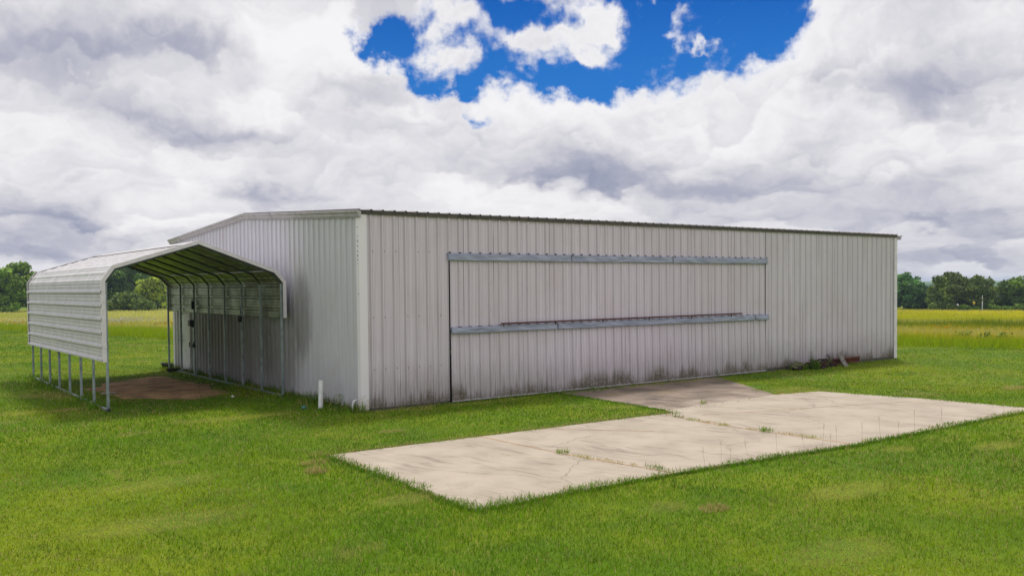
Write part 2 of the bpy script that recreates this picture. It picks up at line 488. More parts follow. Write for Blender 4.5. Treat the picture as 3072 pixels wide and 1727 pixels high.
for i in range(0, 74):
    u = PH_F+i*FT
    for z in (3.71, 2.17, .95, .13):
        if DX0-.05 < u < DX1 and z < 3.6: continue
        for du in ((.045,) if z > .5 else (-.1, .045)):
            if .2 < u+du < L-.2 and random.random() < .75: sc.append((u+du, z+random.uniform(-.008, .008)))
screws(w, sc, 'f')
w.build('front_wall', M_FRONT, hangar, mats=[M_FRONT, M_SCREW])
w = MB()
Pg = lambda u, v, h: (-h, u, v)
DY0, DY1 = 12.60, 13.64
sheet(w, .12, DY0, .05, lambda y: rake(y), PH_G, Pg)
sheet(w, DY0, DY1, 2.20, lambda y: rake(y), PH_G, Pg)
sheet(w, DY1, DEP-.14, .05, lambda y: rake(y), PH_G, Pg)
w.mi = 1; sc = []
for i in range(1, 48):
    u = PH_G+i*FT+.05
    for z in (3.7, 2.2, .9):
        if random.random() < .7 and not DY0 < u < DY1: sc.append((u, z))
screws(w, sc, 'g')
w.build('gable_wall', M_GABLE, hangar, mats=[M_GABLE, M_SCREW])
w = MB()
sheet(w, .12, DEP-.12, .05, lambda y: rake(y), PH_G, lambda u, v, h: (L+h, u, v))
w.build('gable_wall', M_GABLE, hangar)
w = MB(); sheet(w, .12, L-.12, .05, 4.60, PH_F, lambda u, v, h: (u, DEP+h, v)); w.build('back_wall', M_FRONT, hangar)
# roof with ribs running up the slope
r = MB()
rz = lambda y: 4.625+.0555*(APEX-abs(y-APEX))
for (a, b) in ((-.07, APEX), (APEX, DEP+.07)):
    sheet(r, -.02, L+.02, a, b, PH_F, lambda u, v, h: (u, v, rz(v)+h*1.35), nv=1)
r.add([(-.02, APEX-.2, rz(APEX)+.03), (L+.02, APEX-.2, rz(APEX)+.03), (L+.02, APEX, rz(APEX)+.055), (-.02, APEX, rz(APEX)+.055), (L+.02, APEX+.2, rz(APEX)+.03), (-.02, APEX+.2, rz(APEX)+.03)],
      [(0, 1, 2, 3), (3, 2, 4, 5)])
r.build('roof', M_ROOF, hangar)
# dark eave trim
e = MB()
e.sweep([((.0, 0, 0), (0, -1, 0), (0, 0, 1)), ((L-.02, 0, 0), (0, -1, 0), (0, 0, 1))],
        [(-.02, 4.553), (.036, 4.550), (.052, 4.545), (.056, 4.628), (.075, 4.632), (.07, 4.64), (-.02, 4.618)])
e.build('eave_trim', M_EAVE, hangar)
# moulded rake trims on both gables
RP = [(0, 0), (.022, 0), (.022, .030), (.055, .036), (.062, .095), (.105, .120), (.112, .168), (.098, .172), (0, .150)]
for x, s in ((0, -1), (L, 1)):
    k = MB()
    path = []
    for y, z in ((-.16, 4.465-.0088), (APEX, 4.47+.0555*APEX), (DEP+.16, 4.465-.0088)):
        path.append(((x+s*.034, y, z), (s, 0, 0), (0, 0, 1)))
    k.sweep(path, RP)
    k.mi = 1
    ys = [5.05] if s < 0 else []
    for y in ys:
        z = 4.47+.0555*y
        k.sweep([((x+s*.0355, y, z-.002), (s, 0, 0), (0, 0, 1)), ((x+s*.0355, y+.02, z-.001), (s, 0, 0), (0, 0, 1))], [(a*1.04, b*1.02) for a, b in RP])
    k.build('rake_trim', M_RAKE, hangar, mats=[M_RAKE, M_RUST])
# white corner trims
def corner(name, x, y, sx, sy, wx, wy, top):
    c = MB(); t = .036
    c.sweep([((x, y, .03), (sx, 0, 0), (0, sy, 0)), ((x, y, top), (sx, 0, 0), (0, sy, 0))],
            [(-t, -t), (wx, -t), (wx, -t+.012), (-t+.012, -t+.012), (-t+.012, wy), (-t, wy)])
    c.mi = 1
    if name: 
        for z, hh in ((4.25, .03), (4.05, .03), (3.93, .06), (3.82, .05), (3.70, .05), (3.60, .07), (3.50, .05), (3.41, .02), (2.72, .03)):
            c.box((x-t-.001, y+.03, z), (.006, .028, hh*.7))
    return c.build('corner_trim', M_CORNER if name else M_WHITE, hangar, mats=[M_CORNER if name else M_WHITE, M_SCREW])
def corner_material():
    m, T, B = material('stained_white_corner', (.8, .8, .8), .45)
    P = pos(T); z = T.sep(P)[2]; n = T.noise(P, 16., 5, .7)
    c = T.mix(T.ss(T.math('SUBTRACT', T.math('MULTIPLY_ADD', n, .9, -.1), z), -.05, .25, 0., .8), lin(240, 234, 241), T.mix(n, lin(150, 134, 96), lin(215, 212, 200)))
    T.put(B.inputs['Base Color'], c); return m
M_CORNER = corner_material()
corner('near', 0, 0, 1, 1, .165, .115, 4.62)
corner('', L, 0, -1, 1, .155, .15, 4.55)
corner('', 0, DEP, 1, -1, .15, .15, 4.55)
corner('', L, DEP, -1, -1, .15, .15, 4.55)
# sill angle and footing
for xc_, zc_, lx_, hz_ in ((18.4, .055, 7.7, .085), (1.2, .03, 2.3, .055)):
    s_ = MB(); s_.box((xc_, .02, zc_), (lx_, .06, hz_)); s_.build('sill_angle', M_EAVE, hangar)
f = MB(); f.box((L/2, DEP/2, -.09), (L+.10, DEP+.10, .20)); f.build('footing', M_APRON, hangar)
# big folding door
j = MB(); j.box((2.39, .035, 1.84), (.10, .05, 3.66)); j.box((DX1+.01, .035, 1.84), (.08, .05, 3.66)); j.box(((DX0+DX1)/2, .06, 3.66), (DX1-DX0, .05, .16)); j.box(((DX0+DX1)/2, .06, 1.8), (DX1-DX0, .05, .3)); j.box(((DX0+DX1)/2, .06, .02), (DX1-DX0, .05, .12))
j.build('door_frame', M_DARK, hangar)
up = MB(); sheet(up, DX0+.015, DX1-.01, 1.80, DZ-.1, PH_F, Pf(.004))
up.mi = 1
screws(up, [(PH_F+i*FT+.03, z) for i in range(9, 48, 3) for z in (2.95, 2.25)], 'f')
upo = up.build('upper_door_leaf', M_FRONT, hangar, mats=[M_FRONT, M_SCREW])
lo = MB(); sheet(lo, DX0+.015, DX1-.01, .055, 1.76, PH_F, lambda u, v, h: (u, -.004-h-.03*(1-v/1.76), v), nv=2)
lo.mi = 1
screws(lo, [(PH_F+i*FT+.03, z) for i in range(9, 48, 3) for z in (1.2, .75)], 'f')
loo = lo.build('lower_door_leaf', M_FRONT, hangar, mats=[M_FRONT, M_SCREW])
bt = MB()
xs = DX0+.02
while xs < DX1-.3:
    l_ = random.uniform(.5, 1.3); l_ = min(l_, DX1-.02-xs)
    bt.mi = 0; bt.box((xs+l_/2, -.052, .045), (l_-.012, .03, .03)); xs += l_
bt.mi = 1; bt.box(((DX0+DX1)/2, -.045, .033), (DX1-DX0-.04, .03, .022))
bt.build('bottom_rail', M_RAKE, loo, mats=[M_RAKE, M_RUST])
def flap(x0, x1, zt, zb, out, parent, seed, droop=0.):
    nx = int((x1-x0)/.07); nz = 7; vs = []; fs = []
    X = np.linspace(x0, x1, nx+1)
    for i, x in enumerate(X):
        for k in range(nz+1):
            t = k/nz
            wv = fbm(np.array([x*2.2+t*1.6]), np.array([t*2.0+seed]), seed)[0]-.5
            w2 = fbm(np.array([x*6+t*4]), np.array([t*3+seed]), seed+9)[0]-.5
            o = out+(.05*wv+.022*w2)*math.sin(math.pi*min(1, t*.8+.15))+.012*t
            z = zt+(zb-zt)*t+.022*t*(fbm(np.array([x*1.3]), np.array([seed*1.]), seed+3)[0]-.5)-droop*math.sin(math.pi*(x-x0)/(x1-x0))*t
            vs.append((x, -o, z))
    m = nz+1
    for i in range(nx):
        for k in range(nz): fs.append((i*m+k, i*m+k+1, (i+1)*m+k+1, (i+1)*m+k))
    # folded top return to the sheet and a thin back
    b = len(vs)
    for i, x in enumerate(X):
        vs.append((x, -.004, zt+.004)); vs.append((x, -out+.016, zb+.01))
    for i in range(nx):
        fs.append((b+2*i, i*m, (i+1)*m, b+2*i+2)); fs.append((i*m+nz, b+2*i+1, b+2*i+3, (i+1)*m+nz)); fs.append((b+2*i, b+2*i+2, b+2*i+3, b+2*i+1))
    fs += [tuple(list(range(m))+[b+1, b]), tuple(list(range(nx*m, nx*m+m))[::-1]+[b+2*nx, b+2*nx+1])]
    return mobj('weather_flap', vs, fs, M_VINYL, parent, smooth=True)
for x0, x1, sd in ((2.36, 6.30, 3), (6.33, 10.22, 14), (10.26, 14.62, 25)):
    flap(x0, x1, 3.685+.006*(sd == 25), 3.50, .052, upo, sd)
for x0, x1, sd in ((2.43, 5.78, 41), (5.80, 13.97, 52), (13.99, 14.66, 63)):
    flap(x0, x1, 1.865, 1.705, .085, loo, sd)
for i in range(8, 49):
    u = PH_F+i*FT; cl = MB()
    cl.add([(u-.032, -.03, 3.688), (u+.036, -.03, 3.688), (u+.012+random.uniform(-.01, .01), -.036, 3.688+random.uniform(.03, .045)), (u-.02, -.036, 3.715), (u-.032, -.055, 3.686), (u+.036, -.055, 3.686)],
           [(0, 1, 2, 3), (4, 5, 2, 3), (0, 4, 3), (1, 2, 5)])
    cl.build('rib_closure', M_SCREW, upo)
rod = MB(); rod.bar((3.91, -.105, 1.915), (13.3, -.105, 1.935), .036)
for x in (4.0, 5.7, 7.4, 9.2, 11.0, 12.8): rod.bar((x, -.105, 1.91), (x, -.085, 1.855), .025)
rod.build('rusty_rod', M_RUST, loo)
for i in range(9, 48):
    lg = MB(); lg.box((PH_F+i*FT-.03, -.05, 1.874), (.09, .06, .012)); lg.build('ledge_bracket', M_RUST, loo)
# entry door under the carport
d = MB(); d.box((-.022, (DY0+DY1)/2, 1.13), (.05, DY1-DY0-.10, 2.10)); do = d.build('entry_door', M_DOOR, hangar, bevel=.006)
df = MB(); df.box((-.02, DY0+.02, 1.13), (.075, .05, 2.20)); df.box((-.02, DY1-.02, 1.13), (.075, .05, 2.20)); df.box((-.02, (DY0+DY1)/2, 2.215), (.075, DY1-DY0-.02, .05))
df.build('door_frame', M_WHITE, do)
h = MB(); h.bar((-.075, 13.50, 1.05), (-.075, 13.50, 1.33), .03); h.bar((-.05, 13.50, 1.10), (-.12, 13.50, 1.10), .06); h.tube([(-.05, 13.5, 1.2), (-.11, 13.5, 1.2), (-.11, 13.38, 1.2)], .014, 8)
h.build('door_handle', M_BLACK, do)
# bent white condensate pipe at the near corner
p = MB(); pts = [(-.03, .17, .26)]
for k in range(9):
    t = k/8*math.pi/2; pts.append((-.06-.09*math.sin(t), .17, .26-.09*(1-math.cos(t))))
pts.append((-.155, .17, 0)); p.tube(pts, .021, 10)
p.build('drain_pipe', M_PVC, hangar, smooth=True)

# ------------------------------------------------------------------ carport
XL, XR, Y0, DY, NF = -4.62, -.32, 3.88, 1.465, 8
YE = Y0+DY*(NF-1)
carport = thing('carport', 'open metal carport with pale ribbed roof on galvanised legs beside the gable wall', 'carport', (-2.45, Y0, 0))
def cpart(mb, name, mat, parent=carport, **kw):
    o = mb.build(name, mat, parent, **kw)
    o.data.transform(Matrix.Translation((2.45, -Y0, 0)))
    return o
KL = [(-4.70, 1.17), (-4.70, 3.09), (-4.47, 3.41), (-2.47, 4.03), (-.51, 3.32), (-.255, 3.04), (-.255, 2.09)]
def zL(y): return 1.19-.008*(y-3.8)
ta = .057
for i in range(NF):
    y = Y0+DY*i
    for x, top in ((XL, 3.04), (XR, 2.99)):
        g = MB(); g.box((x, y, top/2+.0), (ta, ta, top)); cpart(g, 'leg', M_GALV, bevel=.006)
    g = MB()
    ins = [(XL, 3.04), (-4.42, 3.345), (-2.47, 3.955), (-.55, 3.255), (XR, 2.99)]
    nrm = []
    for k in range(len(ins)):
        a = Vector(ins[max(k-1, 0)]); b = Vector(ins[min(k+1, len(ins)-1)]); dv = (b-a).normalized()
        nn = Vector((-dv.y, dv.x)); nrm.append(nn)
    nrm[0] = Vector((-1, 0)); nrm[-1] = Vector((1, 0))
    g.sweep([((px, y, pz), (n_.x, 0, n_.y), (0, 1, 0)) for (px, pz), n_ in zip(ins, nrm)], [(-ta/2, -ta/2), (ta/2, -ta/2), (ta/2, ta/2), (-ta/2, ta/2)])
    cpart(g, 'rafter', M_RAFTER)
for x in (XL, XR):
    g = MB(); g.bar((x, Y0-.04, .045), (x, YE+.04, .045), ta, .05); cpart(g, 'base_rail', M_GALV)
    g = MB(); g.box((x, Y0-.02, .03), (.10, .13, .05)); g.box((x, Y0-.05, .05), (.05, .05, .07)); cpart(g, 'anchor', M_BLACK)
YA, YB = Y0-.085, YE+.085
def strip(mb, a, b, phase, ya, yb, sc=.8, off=0.):
    a = Vector(a); b = Vector(b); dv = (b-a); Ls = dv.length; dv.normalize(); n = Vector((-dv.y, dv.x))
    sheet(mb, 0, Ls, ya, yb, phase, lambda u, v, h: (a.x+dv.x*u+n.x*(h+off), v, a.y+dv.y*u+n.y*(h+off)), nv=1, scale=sc, pitch=.322, prof=CPROF)
# left side sheet, its foot dropping slightly towards the far end
g = MB(); pr = profile(0, 1.91, .03, pitch=.322, scale=1.45, prof=CPROF); vs = []; fs = []
for u, hh in pr:
    for y in (YA, YB):
        z0 = zL(y); vs.append((-4.70-hh, y, z0+u*(3.09-z0)/1.91))
for i in range(len(pr)-1): fs.append((2*i, 2*i+1, 2*i+3, 2*i+2))
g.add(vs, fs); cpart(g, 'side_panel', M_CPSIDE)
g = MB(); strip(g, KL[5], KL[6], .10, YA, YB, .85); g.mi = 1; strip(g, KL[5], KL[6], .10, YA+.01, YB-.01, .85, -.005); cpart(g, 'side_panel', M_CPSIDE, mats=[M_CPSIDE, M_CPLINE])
g = MB(); g_ = [(-.10, KL[1], KL[2]), (.05, KL[2], KL[3]), (.12, KL[3], KL[4]), (.2, KL[4], KL[5])]
for ph, a, b in g_: strip(g, a, b, ph, YA, YB, .6)
g.add([(-2.72, YA, 3.975), (-2.72, YB, 3.975), (-2.47, YB, 4.055), (-2.47, YA, 4.055), (-2.22, YB, 3.965), (-2.22, YA, 3.965)], [(0, 1, 2, 3), (3, 2, 4, 5)])
g.mi = 1
for ph, a, b in g_: strip(g, a, b, ph, YA+.01, YB-.01, .6, -.005)
cpart(g, 'roof_panel', M_CPROOF, mats=[M_CPROOF, M_CPLINE])
def offset_path(K):
    out = []
    for k in range(len(K)):
        a = Vector(K[max(k-1, 0)]); b = Vector(K[k]); c = Vector(K[min(k+1, len(K)-1)])
        d1 = (b-a).normalized() if k > 0 else (c-b).normalized(); d2 = (c-b).normalized() if k < len(K)-1 else d1
        n1 = Vector((-d1.y, d1.x)); n2 = Vector((-d2.y, d2.x)); n = (n1+n2); n = n/max(n.dot(n1), .3)
        out.append((b, n))
    return out
for y, s, tw in ((YA, -1, .085), (YB, 1, .085)):
    K = list(KL); K[0] = (K[0][0], zL(y)-.01)
    g = MB(); path = [((b.x, y, b.y), (n.x, 0, n.y), (0, s, 0)) for b, n in offset_path(K)]
    g.sweep(path, [(.032, -.075), (.036, -.075), (.036, .02), (-tw+.03, .02), (-tw+.03, .012), (.030, .012)])
    cpart(g, 'edge_trim', M_CPTRIM)
for i, dyy, yy in ((1, -.95, 0), (4, -.8, 0), (5, -.9, 0), (6, -.95, 0)):
    y = Y0+DY*(NF-1-i); g = MB(); g.bar((XR, y, 2.03), (-.045, y+dyy, 2.07), .03, .012); g.box((XR+.02, y, 2.03), (.07, .09, .05)); cpart(g, 'brace', M_GALV)

# things fixed to or lying round the carport
def free(mb, name, mat, label, cat, loc, group=None, **kw):
    o = mb.build(name, mat, None, **kw); o.location = loc
    return tag(o, label, cat, group)
yb = Y0+DY*5
t = thing('floodlight', 'black floodlight box with loose cable on a carport leg by the white door', 'lamp', (XR-.04, yb, 1.75))
g = MB(); g.box((-.05, .10, 0), (.12, .24, .20)); g.box((-.02, .0, -.10), (.05, .08, .08)); g.build('lamp_housing', M_BLACK, t, bevel=.012)
g = MB(); g.tube([(-.0, -.03, -.08), (.0, -.16, .0), (.02, -.2, .2), (.01, -.10, .42), (0, 0, .55)], .007, 6); g.build('cable', M_BLACK, t)
t = thing('junction_box', 'small black junction box high on a carport leg near the side panel edge', 'electrical box', (XR-.05, yb, 2.33))
g = MB(); g.box((0, 0, 0), (.08, .13, .26)); g.build('box_body', M_BLACK, t, bevel=.01)
g = MB(); g.tube([(0, -.02, .13), (0, -.05, .24), (0, .05, .28), (0, .05, .14)], .008, 6); g.build('cable', M_BLACK, t)
g = MB(); g.bar((0, -.16, 0), (0, .32, 0), .05); g.bar((0, .32, -.02), (0, .40, .12), .03); g.bar((0, .3, 0), (0, .46, -.02), .03); g.box((0, 0, .02), (.09, .12, .09)); g.bar((0, -.05, 0), (0, -.05, .14), .03)
free(g, 'hitch_bracket', M_BLACK, 'black hitch-like iron bracket sticking out from a carport leg at waist height', 'bracket', (XR-.05, yb+.02, .98))
g = MB(); g.box((0, 0, 0), (.09, .11, .17)); g.tube([(0, 0, .08), (.0, -.05, .2), (0, -.02, .35)], .008, 6)
free(g, 'outlet_box', M_SCRAP, 'grey outlet box hanging from a middle carport leg below the side panel', 'electrical box', (XR-.05, Y0+DY*2+.02, 1.99), bevel=.01)
def tub(loc, sx, sy, sz, tilt, label):
    n = 22; rows = ((.70, 0), (.95, sz*.9), (1.06, sz*.92), (1.06, sz), (.92, sz), (.70, .03)); vs = []; fs = []
    for rr, z in rows:
        for k in range(n):
            a = 2*math.pi*k/n; vs.append((math.cos(a)*rr*sx, math.sin(a)*rr*sy, z))
    for i in range(len(rows)-1):
        for k in range(n): fs.append((i*n+k, i*n+(k+1) % n, (i+1)*n+(k+1) % n, (i+1)*n+k))
    fs += [tuple(reversed(range(n))), tuple((len(rows)-1)*n+k for k in range(n))]
    o = mobj('plastic_tub', vs, fs, M_BLACK, None, smooth=False); o.location = loc; o.rotation_euler = (tilt, R(5), .3)
    return tag(o, label, 'tub', 'black tubs by the far carport leg')
tub((-.12, 14.95, .02), .29, .29, .16, R(4), 'black rubber tub beyond the farthest carport leg, by the hangar corner')
tub((-.42, 13.35, -.02), .24, .22, .13, R(-8), 'black rubber tub tipped in the grass at the foot of a carport leg')

g = MB(); n = 20
for ri, ro in ((.050, .057),):
    vs = []; fs = []
    for z, rr in ((0, ro), (.70, ro), (.70, ri), (.25, ri)):
        for k in range(n):
            a = 2*math.pi*k/n; vs.append((math.cos(a)*rr, math.sin(a)*rr, z))
    for i in range(3):
        for k in range(n): fs.append((i*n+k, i*n+(k+1) % n, (i+1)*n+(k+1) % n, (i+1)*n+k))
    fs.append(tuple(3*n+k for k in range(n))); g.add(vs, fs)
pv = free(g, 'standpipe', M_PVC, 'upright white plastic pipe standing in weeds by the gable wall', 'pipe', (-.49, 1.18, -.03), smooth=False)
pv.rotation_euler = (R(-1.5), R(2.5), 0)
g = MB()
vs = []; fs = []; n = 14
for i in range(6):
    t = i/5*math.pi/2
    for k in range(n): a = 2*math.pi*k/n; vs.append((.06*math.cos(t)*math.cos(a), .06*math.cos(t)*math.sin(a), .02+.055*math.sin(t)))
for i in range(5):
    for k in range(n): fs.append((i*n+k, i*n+(k+1) % n, (i+1)*n+(k+1) % n, (i+1)*n+k))
g.add(vs, fs); g.tube([(0, 0, -.02), (0, 0, .025)], .068, 14)
free(g, 'cleanout_cap', M_TEAL, 'small teal plastic cap in the grass beside the white standpipe', 'cap', (-.86, 1.30, .03), smooth=True)
g = MB(); g.add([(-.22, -.1, .0), (.2, -.12, .01), (.25, .1, .0), (-.1, .14, .0), (-.2, -.08, .045), (.18, -.1, .05), (.2, .08, .04), (-.1, .1, .05)], [(0, 1, 5, 4), (1, 2, 6, 5), (2, 3, 7, 6), (3, 0, 4, 7), (4, 5, 6, 7)])
free(g, 'paving_stone', M_PAD, 'pale flat stone lying at the edge of the bare soil under the carport', 'stone', (-3.78, 7.7, .02), bevel=.012)
g = MB(); g.add([(-.05, 0, 0), (.05, -.02, 0), (.04, .05, 0), (0, .02, .05)], [(0, 1, 3), (1, 2, 3), (2, 0, 3)])
free(g, 'paper_scrap', M_PVC, 'tiny crumpled white scrap on the shaded grass in front of the carport', 'litter', (-1.46, 4.45, .05))

# ------------------------------------------------------------------ scrap by the right end of the front wall
g = MB(); I = [(-.07, -.11), (.07, -.11), (.07, -.095), (.006, -.09), (.006, .09), (.07, .095), (.07, .11), (-.07, .11), (-.07, .095), (-.006, .09), (-.006, -.09), (-.07, -.095)]
I = [(a*.9, b*.72) for a, b in I]
g.sweep([((-.95, 0, 0), (0, 1, 0), (0, 0, 1)), ((.62, -.02, .02), (0, 1, 0), (0, 0, 1))], I)
bm_ = free(g, 'steel_beam', M_RED, 'long rust-red steel beam lying along the foot of the wall', 'beam', (18.75, -.32, .17)); bm_.rotation_euler = (R(12), 0, 0)
g = MB(); g.sweep([((-.42, 0, 0), (0, 1, 0), (0, 0, 1)), ((.40, .03, .0), (0, 1, 0), (0, 0, 1))], [(a*.8, b*.85) for a, b in I])
bm_ = free(g, 'steel_beam', M_RED, 'short dull-red beam end between the rubble and the long beam', 'beam', (17.45, -.36, .10)); bm_.rotation_euler = (R(-15), R(4), R(-4))
g = MB(); g.box((0, 0, 0), (.22, .045, .62))
pk = free(g, 'wooden_plank', M_WOOD, 'short grey weathered plank leaning across the rust-red beam', 'plank', (18.15, -.50, .18), bevel=.006); pk.rotation_euler = (R(-28), R(-10), R(6))
g = MB(); g.box((0, 0, 0), (.52, .28, .045))
pk = free(g, 'mossy_board', M_MOSS, 'mossy board tilted on dark rubble at the left end of the scrap', 'board', (15.75, -.34, .17), bevel=.01); pk.rotation_euler = (R(18), R(-14), R(10))
g = MB(); g.box((0, 0, 0), (.35, .28, .16)); g.box((.2, .1, -.02), (.2, .2, .12))
pk = free(g, 'dark_block', M_SCRAP, 'dark broken block propping up the mossy board', 'rubble', (15.80, -.34, .07), bevel=.02); pk.rotation_euler = (0, R(6), .3)
def rubble(name, loc, sx, sy, sz, seed, mat, label, cat):
    rg = random.Random(seed); g = MB()
    for k in range(34):
        a = rg.uniform(0, 6.28); q = rg.random()**.5; hx = math.cos(a)*q; hy = math.sin(a)*q
        top = max(.05, 1-(hx*hx+hy*hy)**.9)
        c = (hx*sx, hy*sy, top*sz*rg.uniform(.25, .95))
        M = Matrix.Rotation(rg.uniform(0, 3), 3, 'Z') @ Matrix.Rotation(rg.uniform(-.7, .7), 3, 'X')
        g.box(c, (rg.uniform(.08, .30), rg.uniform(.06, .18), rg.uniform(.04, .12)), M)
    for k in range(7):
        a = Vector((rg.uniform(-sx, sx)*.7, rg.uniform(-sy, 0), rg.uniform(.1, sz*.8))); b = a+Vector((rg.uniform(-.4, .4), rg.uniform(-.2, .2), rg.uniform(-.1, .3)))
        g.tube([a, (a+b)/2+Vector((0, -.05, .06)), b], .018, 6)
    return free(g, name, mat, label, cat, loc, bevel=.008)
rubble('scrap_heap', (16.75, -.34, 0), .46, .26, .27, 5, M_SCRAP, 'heap of dark broken scrap overgrown with weeds against the wall', 'scrap heap')
rubble('scrap_heap', (17.62, -.2, .03), .38, .14, .14, 8, M_SCRAP, 'low dark scraps lying behind the red beams', 'scrap heap')
# ------------------------------------------------------------------ turf
EDGE_AZ = [-30, 5, 7.0, 8.6, 12.4, 15.6, 25, 40, 52, 59.4, 62.4, 66, 75, 110]
EDGE_R = [95, 88, 83, 74.4, 63.8, 56, 50, 46, 45, 44, 43.6, 43.4, 44, 50]
def polar(x, y):
    dx = x-CAM[0]; dy = y-CAM[1]
    return np.hypot(dx, dy), np.degrees(np.arctan2(dx, dy))
def mown_edge(az): return np.interp(az, EDGE_AZ, EDGE_R)

def blades(px, py, pz, h, w, lean, col, two=True, rg=rng):
    """arrays -> verts, loops, starts, tint"""
    n = len(px); a = rg.random(n)*2*np.pi; b = rg.random(n)*2*np.pi
    dx, dy = np.cos(a), np.sin(a); qx, qy = np.cos(b)*w/2, np.sin(b)*w/2
    lx, lz = h*np.sin(lean), h*np.cos(lean)
    P = np.stack([px, py, pz], 1)
    up = lambda f, z, ww: np.stack([px+dx*lx*f, py+dy*lx*f, pz+lz*z], 1)
    Q = np.stack([qx, qy, np.zeros(n)], 1)
    if two:
        M = up(.30, .62, 1); T = up(1., 1., 1)
        V = np.stack([P-Q, P+Q, M+Q*.8, M-Q*.8, T], 1).reshape(-1, 3)
        k = np.arange(n)[:, None]*5
        loops = np.concatenate([k+[0, 1, 2, 3], k+[3, 2, 4]], 1).ravel()
        starts = (np.arange(n)[:, None]*7+[0, 4]).ravel(); m = 5
    else:
        T = up(1., 1., 1)
        V = np.stack([P-Q, P+Q, T], 1).reshape(-1, 3); m = 3
        loops = np.arange(n*3); starts = np.arange(n)*3
    return V, loops, starts, np.repeat(col, m, 0)
def join(parts):
    V = []; Lp = []; S = []; C = []; vo = lo_ = 0
    for v, l, s, c in parts:
        V.append(v); Lp.append(l+vo); S.append(s+lo_); C.append(c); vo += len(v); lo_ += len(l)
    return np.concatenate(V), np.concatenate(Lp), np.concatenate(S), np.concatenate(C)

def keep_mask(x, y):
    n1 = fbm(x*2.2, y*2.2, 71)-.5; n2 = fbm(x*2.2+31, y*2.2+7, 72)-.5
    k = ~((x > -.02) & (x < L+.02) & (y > -.02) & (y < DEP+.02))
    e = .34; m1 = fbm(x*.8+5, y*.8, 75)-.5; m2 = fbm(x*.8-5, y*.8+50, 76)-.5
    ex, ey = 4.4+(x-4.4)*1.022+n1*e+m1*.45, -7+(y+7)*1.06+n2*e+m2*.45
    k &= ~in_poly(ex, ey, PAD)
    k &= ~in_poly(ex+np.where(x > 9, n1*1.6, 0), ey, APRON)
    d = in_poly(x+n1*1.3, y+n2*1.3, DIRT)
    k &= ~(d & (rng.random(len(x)) > .015))
    return k

